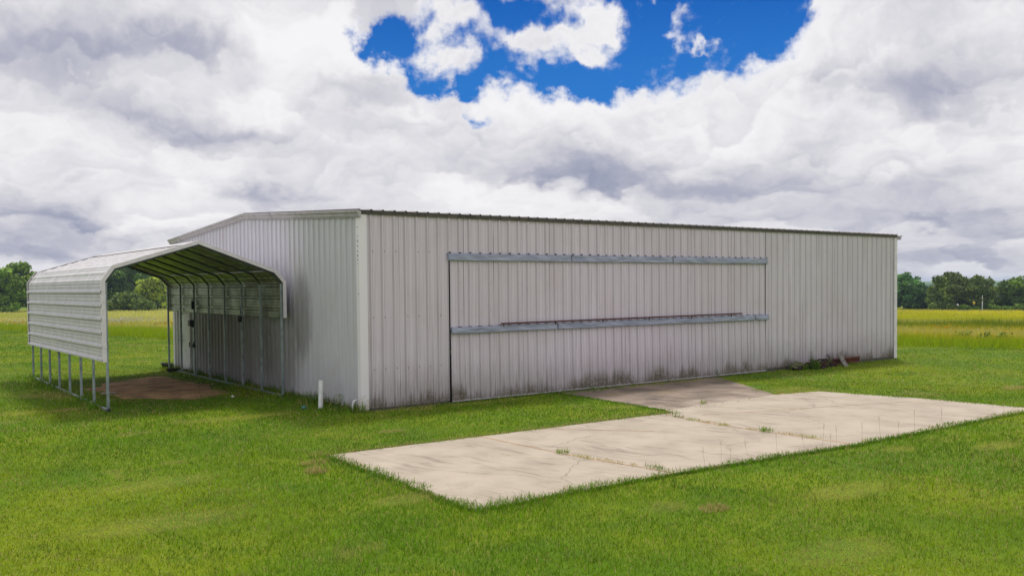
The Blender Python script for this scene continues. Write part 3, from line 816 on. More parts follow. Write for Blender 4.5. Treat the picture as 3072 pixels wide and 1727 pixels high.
def build_lawn():
    parts = []
    span = (YAW-.62, YAW+.62)
    for (r0, r1, dens, w, h0, h1, two) in ((7, 13, 1700, .0062, .035, .085, True), (13, 19, 1000, .0085, .035, .085, True),
                                           (19, 28, 560, .012, .035, .085, True), (28, 45, 260, .020, .04, .08, False), (45, 90, 130, .036, .05, .085, False)):
        n = int(dens*.5*(span[1]-span[0])*(r1*r1-r0*r0))
        r = np.sqrt(rng.random(n)*(r1*r1-r0*r0)+r0*r0); a = span[0]+rng.random(n)*(span[1]-span[0])
        x = CAM[0]+r*np.sin(a); y = CAM[1]+r*np.cos(a)
        ok = keep_mask(x, y) & (r < mown_edge(np.degrees(a))+.5*(vnoise(x*.7, y*.7, 5)-.5))
        # nothing of the lawn can be seen through the hangar
        dg = np.degrees(a); ok &= ~((dg > 17.5) & (dg < 50) & (r > 38))
        x, y, r = x[ok], y[ok], r[ok]; n = len(x)
        tall = 1+.9*(fbm(x*1.1, y*1.1, 81)-.5)+.8*(fbm(x*.25, y*.25, 83)-.5)
        bare = np.zeros(n)
        for (px, py, rx, ry) in DRY_SPOTS: bare = np.maximum(bare, 1-sstep(.4, 1.1, np.hypot((x-px)/rx, (y-py)/ry)))
        tall *= 1-.45*bare
        # unmown fringe along the gable wall, the carport rails and the slab edge
        fr = np.exp(-np.clip(-x, 0, 9)/.38)*((x < 0) & (y > -.2) & (y < DEP+.5))
        fr = np.maximum(fr, .7*np.exp(-np.abs(x+4.62)/.3)*((y > 4.4) & (y < 14.4)))
        fr = np.maximum(fr, .17*np.exp(-np.clip(-9.45-y, 0, 9)/.35)*((y < -9.0) & (x > -3.3) & (x < 12)))
        fr = np.maximum(fr, .17*np.exp(-np.clip(-3.1-x, 0, 9)/.4)*((x < -2.9) & (y > -9.6) & (y < -4.4)))
        fr = np.maximum(fr, .30*np.exp(-np.abs(y+.1)/.2)*((x > 0) & (y < 0)))
        clumpy = .4+1.3*fbm(x*2.3, y*2.3, 91)
        h = .85*(h0+(h1-h0)*rng.random(n))*tall*(1+(2.2+1.6*(x < 0))*fr*clumpy)
        lean = np.clip(rng.normal(.75, .28, n)-.30*fr, .08, 1.35)
        c = grass_colour(x, y)*(.72+.56*fbm(x*4.5, y*4.5, 97, 3))[:, None]
        c = c*(1-.75*fr[:, None])+G_DEEP*.9*.75*fr[:, None]
        se = np.exp(-np.abs(y+4.52)/.16)*((x > -3.1) & (x < 5.4)) + np.exp(-np.abs(y+4.25)/.3)*((x > 9.0) & (x < 12))
        straw = (rng.random(n) < .8*se) | (rng.random(n) < (.055+.12*(fbm(x*.6, y*.6, 95) > .56)))
        c = np.where(straw[:, None], G_DRY*.85, c)
        c = c*(.55+.95*rng.random(n)**1.4)[:, None]*(1+.16*(rng.random((n, 3))-.5))
        pale = rng.random(n) < .04; c[pale] = c[pale]*.5+np.array(lin(190, 198, 130))*.5
        ww = w*(.7+.6*rng.random(n))*(1+.4*fr)
        parts.append(blades(x, y, terrain(x, y), h, ww, lean, c, two))
    # thick creeping fringe over the front, left and back edges of the pad
    for (x0, y0, x1, y1, per, hh) in ((-3.15, -9.3, .5, -9.3, 560, .060), (.5, -9.3, 4.8, -9.62, 560, .065), (4.8, -9.62, 11.95, -9.6, 460, .065), (-3.0, -4.55, -3.15, -9.3, 520, .055), (-3.0, -4.55, 5.3, -4.72, 330, .035), (5.45, -4.36, 5.72, -.12, 300, .05)):
        ln = math.hypot(x1-x0, y1-y0); n = int(ln*per); t = rng.random(n); nx, ny = -(y1-y0)/ln, (x1-x0)/ln
        if (nx*(4.4-x0)+ny*(-7-y0)) < 0: nx, ny = -nx, -ny
        if x0 == 5.45: nx, ny = 1., 0.
        sc = .16*(fbm(t*ln*1.3+x0, t*0+y0, 141)-.42)+.10*(fbm(t*ln*4+x0, t*0+y0, 143)-.5)
        o = -.12+(.12+sc)*rng.random(n)**.6+rng.normal(0, .012, n)
        x = x0+(x1-x0)*t+nx*o; y = y0+(y1-y0)*t+ny*o
        c = grass_colour(x, y)*.5+G_DEEP*.5; c = c*(.55+.95*rng.random(n)**1.3)[:, None]
        dry = rng.random(n) < (.45 if y0 > -5 and x0 < 0 and x1 > 0 else .07); c = np.where(dry[:, None], G_DRY*.75, c)
        parts.append(blades(x, y, np.full(n, .004), hh*(.5+.9*rng.random(n)), .010*(.7+.6*rng.random(n)), np.clip(rng.normal(.85, .3, n), .1, 1.4), c))
    v, l, s, c = join(parts)
    tag(npmesh('lawn_grass', v, l, s, M_BLADE, tint=c), kind='stuff')
build_lawn()

# ------------------------------------------------------------------ meadow beyond the mown edge
C_GREEN = np.array(lin(146, 168, 18)); C_TAN = np.array(lin(200, 190, 100)); C_OLIVE = np.array(lin(120, 138, 22))
C_FIELD = np.array(lin(218, 206, 48)); C_PALE = np.array(lin(212, 206, 112)); C_GOLD = np.array(lin(192, 180, 40))
def build_meadow():
    parts = []
    for (az0, az1) in ((2, 24), (50, 72)):
        right = az0 > 30
        for (r0, r1, dens, w, h0, h1) in ((40, 56, 105, .030, .28, .60), (56, 75, 70, .042, .28, .60), (75, 105, 36, .06, .30, .62), (105, 150, 15, .10, .32, .62), (150, 225, 5.5, .17, .34, .62)):
            A = R(az1-az0); n = int(dens*.5*A*(r1*r1-r0*r0))
            r = np.sqrt(rng.random(n)*(r1*r1-r0*r0)+r0*r0); a = R(az0)+rng.random(n)*A
            x = CAM[0]+r*np.sin(a); y = CAM[1]+r*np.cos(a)
            d = r-mown_edge(np.degrees(a)); nz = fbm(x*.12, y*.12, 101)-.5; nf = fbm(x*.5, y*.5, 103)-.5
            dd = d+nz*9+nf*3
            ok = (d > .6*nf)
            x, y, d, dd, nz, nf = x[ok], y[ok], d[ok], dd[ok], nz[ok], nf[ok]; n = len(x)
            if right:
                kx = [-2, 2, 5, 8, 13, 16, 19, 26, 30, 40, 44, 60, 200]
                ks = [C_GREEN, C_GREEN, C_GOLD, C_TAN, C_TAN*.9, C_GOLD, C_OLIVE, C_OLIVE*.9, C_TAN, C_TAN, C_FIELD, C_FIELD, C_FIELD]
                hk = [.9, .9, 1, .9, .9, 1, 1.2, 1.5, .9, .8, .9, .9, .9]
            else:
                kx = [-2, 4, 10, 16, 24, 32, 40, 60, 110]
                ks = [C_GREEN*.9, C_GREEN, C_GREEN, C_TAN, C_TAN, C_PALE, C_PALE*.9, C_PALE, C_PALE]
                hk = [1, 1, .9, .9, .9, .9, .8, .8, .8]
            ks = np.array(ks); c = np.stack([np.interp(dd, kx, ks[:, i]) for i in range(3)], 1)
            hm = np.interp(dd, kx, hk)*(1+.9*nf)
            g = sstep(.02, .2, fbm(x*.05+3, y*.05, 111)-.45)[:, None]
            c = c*(1-.4*g)+C_GREEN*.4*g
            c = c*(.75+.5*rng.random(n))[:, None]*(1+.15*(rng.random((n, 3))-.5))
            h = (h0+(h1-h0)*rng.random(n))*hm
            parts.append(blades(x, y, terrain(x, y), h, w*(.7+.6*rng.random(n)), np.clip(rng.normal(.38, .22, n), .03, 1.1), c, False))
    v, l, s, c = join(parts)
    tag(npmesh('meadow_grass', v, l, s, M_BLADE, tint=c), kind='stuff')
    # flower heads: white umbels and yellow daisies in drifts
    fx, fy, fc, fs = [], [], [], []
    def drift(az, r, raz, rr, n, col, size):
        a = R(az+0)+rng.normal(0, R(raz), n); q = r+rng.normal(0, rr, n)
        fx.append(CAM[0]+q*np.sin(a)); fy.append(CAM[1]+q*np.cos(a)); fc.append(np.tile(col, (n, 1))*(.8+.3*rng.random((n, 1)))); fs.append(np.full(n, size)*(.6+.8*rng.random(n)))
    Wf = np.array(lin(238, 232, 214)); Yf = np.array(lin(226, 186, 20))
    drift(13.2, 92, .6, 5, 230, Wf, .15); drift(14.6, 86, 1.2, 6, 90, Wf, .12); drift(8.2, 99, .9, 6, 90, Wf, .13); drift(11, 96, 2.5, 12, 70, Wf, .12)
    drift(15.6, 74, .6, 3, 60, Yf, .12); drift(8.6, 88, .5, 3, 60, Yf, .14); drift(13.2, 76, .8, 4, 25, Yf, .12)
    drift(62, 57, .5, 2, 50, Yf, .10); drift(60, 54, 2.5, 4, 60, Yf, .06); drift(63, 51, 3, 4, 40, Wf, .05); drift(62, 95, 4, 20, 50, Wf, .08); drift(60, 75, 3, 5, 20, Wf, .08)
    x = np.concatenate(fx); y = np.concatenate(fy); c = np.concatenate(fc); s = np.concatenate(fs); n = len(x)
    z = terrain(x, y)+.38+.22*rng.random(n)
    V = []
    for k in range(5):
        a = 2*np.pi*k/5+rng.random(n); V.append(np.stack([x+np.cos(a)*s/2, y+np.sin(a)*s/2, z+.05*s*rng.random(n)], 1))
    V.append(np.stack([x, y, z-.55*s], 1)); V = np.stack(V, 1).reshape(-1, 3)
    k = np.arange(n)[:, None]*6
    loops = np.concatenate([k+[0, 1, 2, 3, 4], k+[5, 0, 4], k+[5, 1, 0], k+[5, 2, 1], k+[5, 3, 2], k+[5, 4, 3]], 1).ravel()
    starts = (np.arange(n)[:, None]*20+[0, 5, 8, 11, 14, 17]).ravel()
    tag(npmesh('wildflowers', V, loops, starts, M_FLOWER, tint=np.repeat(c, 6, 0)), kind='stuff')
build_meadow()

# ------------------------------------------------------------------ tufts, weeds and stalks one can count
def tuft(name, loc, n, rad, h, col, label, cat, group=None, w=.008, lean=.7, sx=1., rz=0., dry=.2):
    a = rng.random(n)*2*np.pi; q = np.sqrt(rng.random(n))*rad
    lx, ly = q*np.cos(a)*sx, q*np.sin(a)
    x = lx*math.cos(rz)-ly*math.sin(rz); y = lx*math.sin(rz)+ly*math.cos(rz)
    c = np.tile(np.array(col), (n, 1))*(.7+.6*rng.random((n, 1)))
    c = np.where((rng.random(n) < dry)[:, None], G_DRY*.8, c)
    hh = h*(.45+.75*rng.random(n))
    v, l, s, t = blades(x, y, np.zeros(n), hh, w*(.7+.6*rng.random(n)), np.clip(rng.normal(lean, .3, n), .05, 1.4), c)
    o = npmesh(name, v, l, s, M_BLADE, tint=t); o.location = loc
    return tag(o, label, cat, group)
GJ = 'tufts growing in the slab joints'
for (x, y, n, rad, h, col, sx, dry, lab) in (
    (.20, -7.00, 90, .10, .10, G_LUSH, 1.5, .1, 'bright green tuft at the upper end of the near joint of the slab'),
    (.24, -7.50, 90, .10, .06, G_YEL, 2.4, .5, 'yellow-green ragged tuft just below the bright tuft in the near joint'),
    (.33, -8.05, 110, .10, .045, G_DRY, 3.2, .9, 'long straw-dry strip of dead grass in the near joint'),
    (.42, -8.50, 30, .05, .05, G_DRY, 1.4, .7, 'tiny dry sprig in the near joint beyond the straw strip'),
    (.50, -8.90, 110, .11, .09, G_DEEP, 2.4, .2, 'dark green tuft at the front end of the near joint'),
    (4.80, -5.35, 70, .10, .07, G_DEEP, 1.6, .2, 'small green tuft in the far joint beside the notch of lawn'),
    (4.70, -5.85, 80, .10, .07, G_LUSH, 1.8, .3, 'green and straw tuft second from the notch in the far joint'),
    (4.69, -6.25, 90, .08, .05, G_DRY, 3.4, .8, 'brown dry grass strip in the upper part of the far joint'),
    (4.68, -6.70, 70, .08, .07, G_YEL, 1.6, .3, 'little yellow-green tuft midway along the far joint'),
    (4.70, -7.40, 60, .07, .045, G_DRY, 2.2, .8, 'thin straw tuft just before the brightest tuft of the far joint'),
    (4.70, -7.74, 110, .11, .12, G_LUSH, 1.4, .05, 'brightest and tallest green tuft in the far joint'),
    (4.73, -8.25, 80, .08, .05, G_DRY, 3.2, .85, 'straw-brown strip past the brightest tuft in the far joint'),
    (4.76, -8.65, 110, .09, .06, G_YEL, 3.0, .45, 'long yellow-green strip near the front end of the far joint')):
    tuft('grass_tuft', (x, y, .03), n, rad, h, col, lab, 'grass tuft', GJ, sx=sx, rz=1.6, dry=dry, lean=.85)
for (x, y, n, rad, h, sx, lab) in (
    (-3.45, -5.05, 260, .17, .10, 1.8, 'brown hay clump on the lawn just off the left corner of the pad'),
    (-3.71, -5.70, 220, .15, .14, 1.2, 'smaller tufted hay clump below the one at the pad corner'),
    (-.69, -11.11, 240, .16, .10, 1.6, 'dark hay clump alone in the front lawn ahead of the pad'),
    (15.75, -7.32, 300, .26, .10, 2.0, 'hay clump in the lawn near the right side of the photo'),
    (-5.30, 4.80, 240, .24, .08, 2.0, 'pale hay clump left of the near carport leg'),
    (-4.95, 4.25, 120, .18, .06, 2.0, 'thin hay wisp between the near carport leg and the pale hay clump'),
    (-.86, -2.95, 130, .16, .07, 1.8, 'faint hay wisp on the lawn in front of the white corner'),
    (8.0, -2.0, 160, .22, .03, 2.2, 'straw litter on the dark apron towards the door'),
    (6.6, -1.5, 160, .22, .03, 1.8, 'straw litter on the dark apron near its left edge'),
    (10.4, -.7, 200, .26, .04, 2.4, 'largest straw litter, at the foot of the big door')):
    ho = tuft('hay_clump', (x, y, .03 if x > 5 and x < 12 else .0), n, rad, h, G_DRY*.8, lab, 'hay', 'loose hay on lawn and slab', w=.009, lean=1.05, sx=sx, rz=rng.random()*.6-.3, dry=.3)
    if 5 < x < 12: ho['kind'] = 'stuff'; ho.name = 'straw_litter'
stalk_ref = None
for (x, y) in ((1.51, -9.33), (1.68, -9.36), (2.14, -9.38), (1.11, -9.36), (2.77, -9.45), (3.46, -9.5), (3.8, -9.58), (3.97, -9.62), (4.09, -9.66), (4.87, -9.66), (5.39, -9.7), (5.94, -9.72), (6.49, -9.72), (7.37, -9.74), (9.9, -9.75), (10.4, -9.7)):
    hh = random.uniform(.20, .40); g = MB(); b = Vector((random.uniform(-.06, .06), random.uniform(-.04, .04), hh))
    g.tube([(0, 0, 0), b*.5+Vector((.01, 0, 0)), b], [.0020, .0017, .0014], 4)
    for s in (-1, 1): g.tube([b, b+Vector((s*random.uniform(.015, .04), 0, .10))], [.0020, .0014], 4)
    o = g.build('seed_stalk', M_STALK if 'M_STALK' in globals() else globals().setdefault('M_STALK', speckled('dry_stalk', lin(150, 126, 96), lin(128, 112, 76), 20, .9)))
    o.location = (x, y, 0); tag(o, 'thin dry forked seed stalk standing along the front edge of the pad', 'grass stalk', 'seed stalks along the pad edge')
def weed(loc, h, n, spread, col, label, group, leaf=.05):
    """leafy weed: a few stems, each set with pointed leaves"""
    t = thing('weed', label, 'weed', loc, random.random()*6, group)
    st = MB(); V = []; Fq = []; C = []
    for k in range(max(3, n//9)):
        a = random.random()*6.28; b = Vector((math.cos(a)*spread*random.random(), math.sin(a)*spread*random.random(), h*random.uniform(.55, 1)))
        m = b*.5+Vector((0, 0, h*.12)); st.tube([(0, 0, 0), m, b], [.005, .004, .002], 4)
        for q in range(9):
            f = random.uniform(.15, 1); p = (m*min(1, f*2) if f < .5 else m.lerp(b, f*2-1)); la = random.random()*6.28
            ln = leaf*random.uniform(.6, 1.5); d = Vector((math.cos(la), math.sin(la), random.uniform(-.3, .6))).normalized(); sd = Vector((-d.y, d.x, random.uniform(-.4, .4)))*ln*.22
            i = len(V); V += [p, p+d*ln*.5+sd, p+d*ln, p+d*ln*.5-sd]; Fq.append((i, i+1, i+2, i+3)); C += [np.array(col)*random.uniform(.7, 1.35)]*4
    st.build('stem', M_BLADE_PLAIN, t)
    npmesh('leaves', np.array([tuple(v) for v in V]), np.array(Fq).ravel(), np.arange(len(Fq))*4, M_LEAF, t, tint=np.array(C))
M_BLADE_PLAIN = speckled('weed_stem', lin(92, 110, 40), lin(70, 90, 30), 20, .7)
GW = 'weeds along the gable wall'
for i, (x, y, h, n, sp, lab) in enumerate((
    (-.30, .62, .42, 60, .22, 'bushy weed between the white standpipe and the hangar corner'),
    (-.22, 1.00, .34, 45, .18, 'low spreading weed right behind the white standpipe'),
    (-.45, 1.75, .30, 45, .18, 'weed on the left of the white standpipe'),
    (-.22, 2.5, .30, 45, .16, 'weed at the wall midway between standpipe and near carport leg'),
    (-.16, 4.35, .38, 55, .14, 'dark narrow weed at the wall just behind the near right carport leg'),
    (-.28, 5.1, .26, 50, .16, 'weed at the foot of the second right-hand carport leg from the front'),
    (-.16, 8.5, .30, 50, .18, 'weed under the carport at the fourth leg from the white door'),
    (-.18, 9.3, .32, 55, .2, 'leafy weed under the carport just past the third leg from the white door'),
    (-.16, 10.2, .36, 60, .2, 'light green weed at the wall between the second and third legs from the door'),
    (-.2, 11.1, .38, 60, .2, 'light green leafy weed by the leg that holds the black floodlight'),
    (-.2, 12.2, .32, 50, .18, 'leafy weed just right of the white entry door'),
    (-.25, 14.3, .34, 40, .15, 'weed against the white corner trim left of the entry door'))):
    weed((x, y, .0), h, n, sp, G_DEEP*1.15 if i % 3 else G_LUSH, lab, GW)
GS = 'weeds round the scrap'
weed((16.35, -.52, 0), .62, 60, .2, G_DEEP*1.2, 'tall upright weed at the left side of the scrap heap', GS)
weed((17.15, -.55, 0), .40, 60, .24, G_YEL*.8, 'yellow-green weed in front of the right side of the scrap heap', GS)
weed((15.45, -.35, 0), .26, 40, .16, G_DEEP, 'low weed left of the mossy board', GS)
weed((11.95, -.3, 0), .34, 50, .2, G_LUSH, 'weed at the foot of the big door where the apron ends', GS)
tuft('grass_tuft', (16.4, -.62, 0), 200, .14, .34, G_DEEP, 'tall dark grass tuft drooping in front of the scrap heap', 'grass tuft', GS, lean=.45, w=.012)
tuft('grass_tuft', (16.1, -.42, 0), 120, .14, .24, G_DEEP, 'blue-green grass tuft between the mossy board and the scrap heap', 'grass tuft', GS, lean=.4, w=.012)
tuft('grass_tuft', (6.9, -4.15, .02), 26, .12, .16, G_LUSH, 'loose long blades on the apron beside the lawn edge', 'grass tuft', GS, lean=.8, w=.012)

# ------------------------------------------------------------------ trees
def leaf_cloud(cents, leaf, per, col, rg, gap=.0):
    """leaf-sized faces spread over and through a set of clumps (x, y, z, rx, rz, shade)"""
    Vs = []; Cs = []
    for (cx, cy, cz, rx, rzz, sh) in cents:
        n = int(per*(rx*rx+rx*rzz)/2)
        d = rg.normal(size=(n, 3)); d /= np.linalg.norm(d, axis=1)[:, None]
        rr = (.55+.5*rg.random(n)**.6)
        lump = 1+.22*np.sin(d[:, 0]*5+cx*3)*np.sin(d[:, 1]*5+cy)*np.sin(d[:, 2]*6+cz)
        p = d*(rr*lump)[:, None]*[rx, rx, rzz]+[cx, cy, cz]
        nrm = d*.6+rg.normal(size=(n, 3))*.8+[0, 0, .25]; nrm /= np.linalg.norm(nrm, axis=1)[:, None]
        t = np.cross(nrm, rg.normal(size=(n, 3))); t /= np.linalg.norm(t, axis=1)[:, None]; b = np.cross(nrm, t)
        s = (leaf*(.55+.9*rg.random(n)))[:, None]
        Vs.append(np.stack([p-t*s*.6, p-b*s*.36, p+t*s*.6, p+b*s*.36+nrm*s*.1], 1))
        c = np.tile(np.array(col)*sh, (n, 1))*(.5+1.0*rg.random((n, 1)))
        y = rg.random(n) < .12; c[y] *= [1.5, 1.3, .8]
        Cs.append(np.repeat(c, 4, 0))
    V = np.concatenate(Vs).reshape(-1, 3)
    return V, np.concatenate(Cs)
def tree(name, label, x, y, top, width, col, seed, kind='round', group=None, low=.12, leaf=.42, cat='tree', per=46, trunk=True):
    rg = np.random.default_rng(seed); base = tz(x, y); H = top-base
    t = thing(name, label, cat, (x, y, base), 0, group)
    W = width/2; cents = []
    if kind == 'cone':
        for k in range(46):
            f = rg.random()**1.25; a = rg.random()*6.28; env = W*(1-f)**.75*(.75+.35*rg.random()); q = env*(.55+.4*rg.random())
            r = .15*width*(1.15-.75*f)*(.8+.5*rg.random())
            cents.append((math.cos(a)*q, math.sin(a)*q, H*(.06+.86*f), r, r*.8, .8+.4*rg.random()))
        cents.append((0, 0, H*.93, width*.05, H*.09, 1.1))
    else:
        nb = 80 if kind == 'oak' else 50
        for k in range(nb):
            f = rg.random(); a = rg.random()*6.28
            r = width*(.100 if kind == 'oak' else .118)*(.55+.9*rg.random())
            q = (W-r*.7)*math.sqrt(rg.random()); u = q/W
            lobes = 1+(.04 if kind == 'oak' else .09)*math.sin(a*3+seed)+.05*math.sin(a*5+2*seed)
            zt = H*(.42+.58*math.sqrt(max(0, 1-u*u)))*lobes*rg.uniform(.88, 1.02); zt = min(zt, H*rg.uniform(.93, 1.0))-r*.62
            zb = H*low+r*.3
            cents.append((math.cos(a)*q, math.sin(a)*q, max(zb+(zt-zb)*f**.8, zb), r, r*.72, .5+.95*rg.random()))
    V, C = leaf_cloud(cents, leaf, per/(leaf*leaf)*.62, col, rg)
    V[:, 2] = np.maximum(V[:, 2], .03)
    n = len(V)//4
    npmesh('crown', V, np.arange(n*4), np.arange(n)*4, M_LEAF, t, tint=C)
    if trunk:
        g = MB(); rt = max(.08, H*.024)
        g.tube([(0, 0, -.1), (.05*W*rg.normal(), 0, H*.25), (.08*W*rg.normal(), .05*W*rg.normal(), H*.6), (0, 0, H*.88)], [rt*1.3, rt, rt*.6, rt*.15], 8)
        for k in rg.permutation(len(cents))[:9]:
            c = cents[k]; z0 = H*rg.uniform(.18, .5)
            g.tube([(0, 0, z0), (c[0]*.5, c[1]*.5, z0*.45+c[2]*.55), (c[0], c[1], c[2])], [rt*.5, rt*.35, rt*.1], 5)
        g.build('trunk', M_BARK, t, smooth=True)
    return t
T_DARK = np.array(lin(86, 118, 42)); T_MID = np.array(lin(112, 142, 50)); T_LIGHT = np.array(lin(164, 182, 66)); T_BLUE = np.array(lin(84, 124, 62)); T_OAK = np.array(lin(104, 124, 54)); T_BROWN = np.array(lin(116, 116, 68))
GL = 'trees beyond the meadow on the left'; GR = 'trees beyond the field on the right'
for a in (
    ('broadleaf_tree', 'tallest broad tree at the far left edge with sky gaps in its top', 15.6, 170.5, 8.8, 11.0, T_MID*1.15, 201, 'round', GL, .06),
    ('broadleaf_tree', 'dark mid-height tree just right of the tall leftmost tree', 20.3, 174.5, 7.3, 8.5, T_MID, 202, 'round', GL, .04),
    ('broadleaf_tree', 'lower bushy tree right next to the carport side panel', 25.2, 182.0, 6.9, 9.0, T_MID*1.1, 203, 'round', GL, .03),
    ('broadleaf_tree', 'tree peeking round the far end of the carport side panel', 30.2, 187.0, 6.3, 10.0, T_DARK, 204, 'round', GL, .03),
    ('broadleaf_tree', 'dark tree seen in the left of the carport opening, behind the cedar', 37.0, 190.0, 7.4, 11.0, T_DARK, 205, 'round', GL, .02),
    ('broadleaf_tree', 'tall tree whose top pokes above the carport roof', 46.0, 206.0, 11.7, 11.5, T_DARK, 206, 'round', GL, .10),
    ('cedar_tree', 'rounded dark cedar standing forward in the carport opening', 32.7, 156.0, 2.5, 9.4, T_OAK*1.1, 207, 'cone', GL, .02),
    ('broadleaf_tree', 'light yellow-green tree right of the cedar in the carport opening', 40.4, 166.0, 5.9, 8.6, T_LIGHT, 208, 'round', GL, .08),
    ('broadleaf_tree', 'dark tree behind the far carport legs, next to the light tree', 47.0, 175.0, 6.6, 10.0, T_DARK*.95, 209, 'round', GL, .02),
    ('broadleaf_tree', 'tall rounded tree touching the right end of the hangar', 167.6, 84.2, 5.4, 8.0, T_BLUE*1.25, 211, 'round', GR, .25),
    ('broadleaf_tree', 'low dark tree under the tall one at the right end of the hangar', 155.5, 76.6, 3.1, 9.4, T_BLUE, 212, 'round', GR, .02),
    ('broadleaf_tree', 'pale bushy tree in the dip between the hangar and the big oak', 162.0, 75.6, 1.0, 7.6, T_MID, 213, 'round', GR, .02),
    ('oak_tree', 'biggest wide-crowned dark oak right of the hangar', 154.8, 66.1, 5.55, 11.8, T_OAK, 214, 'oak', GR, .03),
    ('broadleaf_tree', 'brownish bushy tree directly right of the big oak', 184.0, 74.4, 2.0, 7.4, T_BROWN, 215, 'round', GR, .02),
    ('broadleaf_tree', 'low dark tree filling the gap behind the yellow sign', 172.0, 67.5, .6, 7.5, T_DARK, 216, 'round', GR, .02),
    ('broadleaf_tree', 'round tree at the right edge behind the white marker post', 172.2, 64.3, 4.1, 8.4, T_MID*.9, 217, 'round', GR, .06),
    ('broadleaf_tree', 'lighter small tree cut by the right edge of the photo', 174.5, 61.0, 2.0, 6.0, T_MID, 218, 'round', GR, .02)):
    nm, lab, x, y, top, wd, col, sd, kd, gp, low = a
    tree(nm, lab, x, y, top, wd, col, sd, kd, gp, low)
GB = 'small shrubs along the far field edge'
for x, y, top, wd, sd, lab in ((158.0, 70.6, -1.1, 3.2, 301, 'pale shrub at the foot of the gap left of the big oak'), (150.6, 63.1, -.95, 2.2, 302, 'green shrub between the white mailbox and the yellow sign'),
                              (151.5, 61.5, -1.3, 1.8, 303, 'dark shrub under the yellow sign'), (152.7, 58.9, -1.0, 2.2, 304, 'shrub just right of the white marker post'), (153.5, 57.2, -1.25, 2.6, 305, 'low shrub near the right edge below the round tree'), (154.6, 55.1, -.9, 2.4, 306, 'shrub cut by the right edge of the photo')):
    tree('shrub', lab, x, y, top, wd, T_MID*1.15, sd, 'round', GB, .05, leaf=.24, cat='shrub', per=30, trunk=False)
for az, r, h, w_, sd, lab in ((62.9, 50.5, .70, .9, 311, 'dark leafy shrub standing in the tall meadow at right'), (64.0, 49.5, .6, .8, 312, 'smaller dark shrub in the meadow right of the leafy one'), (65.0, 49.5, .6, .8, 313, 'dark shrub in the meadow nearest the right edge')):
    x = CAM[0]+r*math.sin(R(az)); y = CAM[1]+r*math.cos(R(az)); tree('shrub', lab, x, y, tz(x, y)+h*.85, w_, T_MID, sd, 'round', 'shrubs in the meadow', .1, leaf=.10, cat='shrub', per=5, trunk=False)

# things far off along the road
def far_thing(name, label, cat, x, y): return thing(name, label, cat, (x, y, tz(x, y)), R(-60))
t = far_thing('marker_post', 'white utility marker post by the road in front of the right-hand trees', 'post', 151.7, 60.3)
g = MB(); g.tube([(0, 0, 0), (0, 0, 1.9)], .08, 10); g.tube([(0, 0, 1.9), (0, 0, 2.95)], .045, 8); g.build('shaft', M_PVC, t)
g = MB(); g.tube([(0, 0, 1.9), (0, 0, 2.2)], .085, 10); g.build('band', M_RED, t)
M_SIGN = speckled('yellow_sign', lin(226, 190, 30), lin(205, 170, 24), 3, .5)
t = far_thing('road_sign', 'small yellow road sign on a post in front of the dark trees', 'sign', 151.2, 61.5)
g = MB(); g.tube([(0, 0, 0), (0, 0, 2.0)], .04, 8); g.build('pole', M_GALV, t)
g = MB(); g.box((0, -.05, 1.6), (.36, .02, .44)); g.build('sign_plate', M_SIGN, t)
t = far_thing('mailbox', 'white mailbox beside the road right of the big oak', 'mailbox', 150.2, 63.9)
g = MB(); g.box((0, 0, .55), (.12, .12, 1.1)); g.build('post', M_WOOD, t)
g = MB(); g.sweep([((0, -.3, 1.1), (1, 0, 0), (0, 0, 1)), ((0, .3, 1.1), (1, 0, 0), (0, 0, 1))], [(-.16, 0), (.16, 0), (.16, .2), (.1, .33), (-.1, .33), (-.16, .2)]); g.build('box', M_PVC, t)
vs = []; fs = []
for k in range(41):
    a = R(50+k*.6)
    for r in (172, 177): x = CAM[0]+r*math.sin(a); y = CAM[1]+r*math.cos(a); vs.append((x, y, tz(x, y)+.28))
for k in range(40): fs.append((2*k, 2*k+1, 2*k+3, 2*k+2))
tag(mobj('gravel_road', vs, fs, M_PAD), kind='structure')

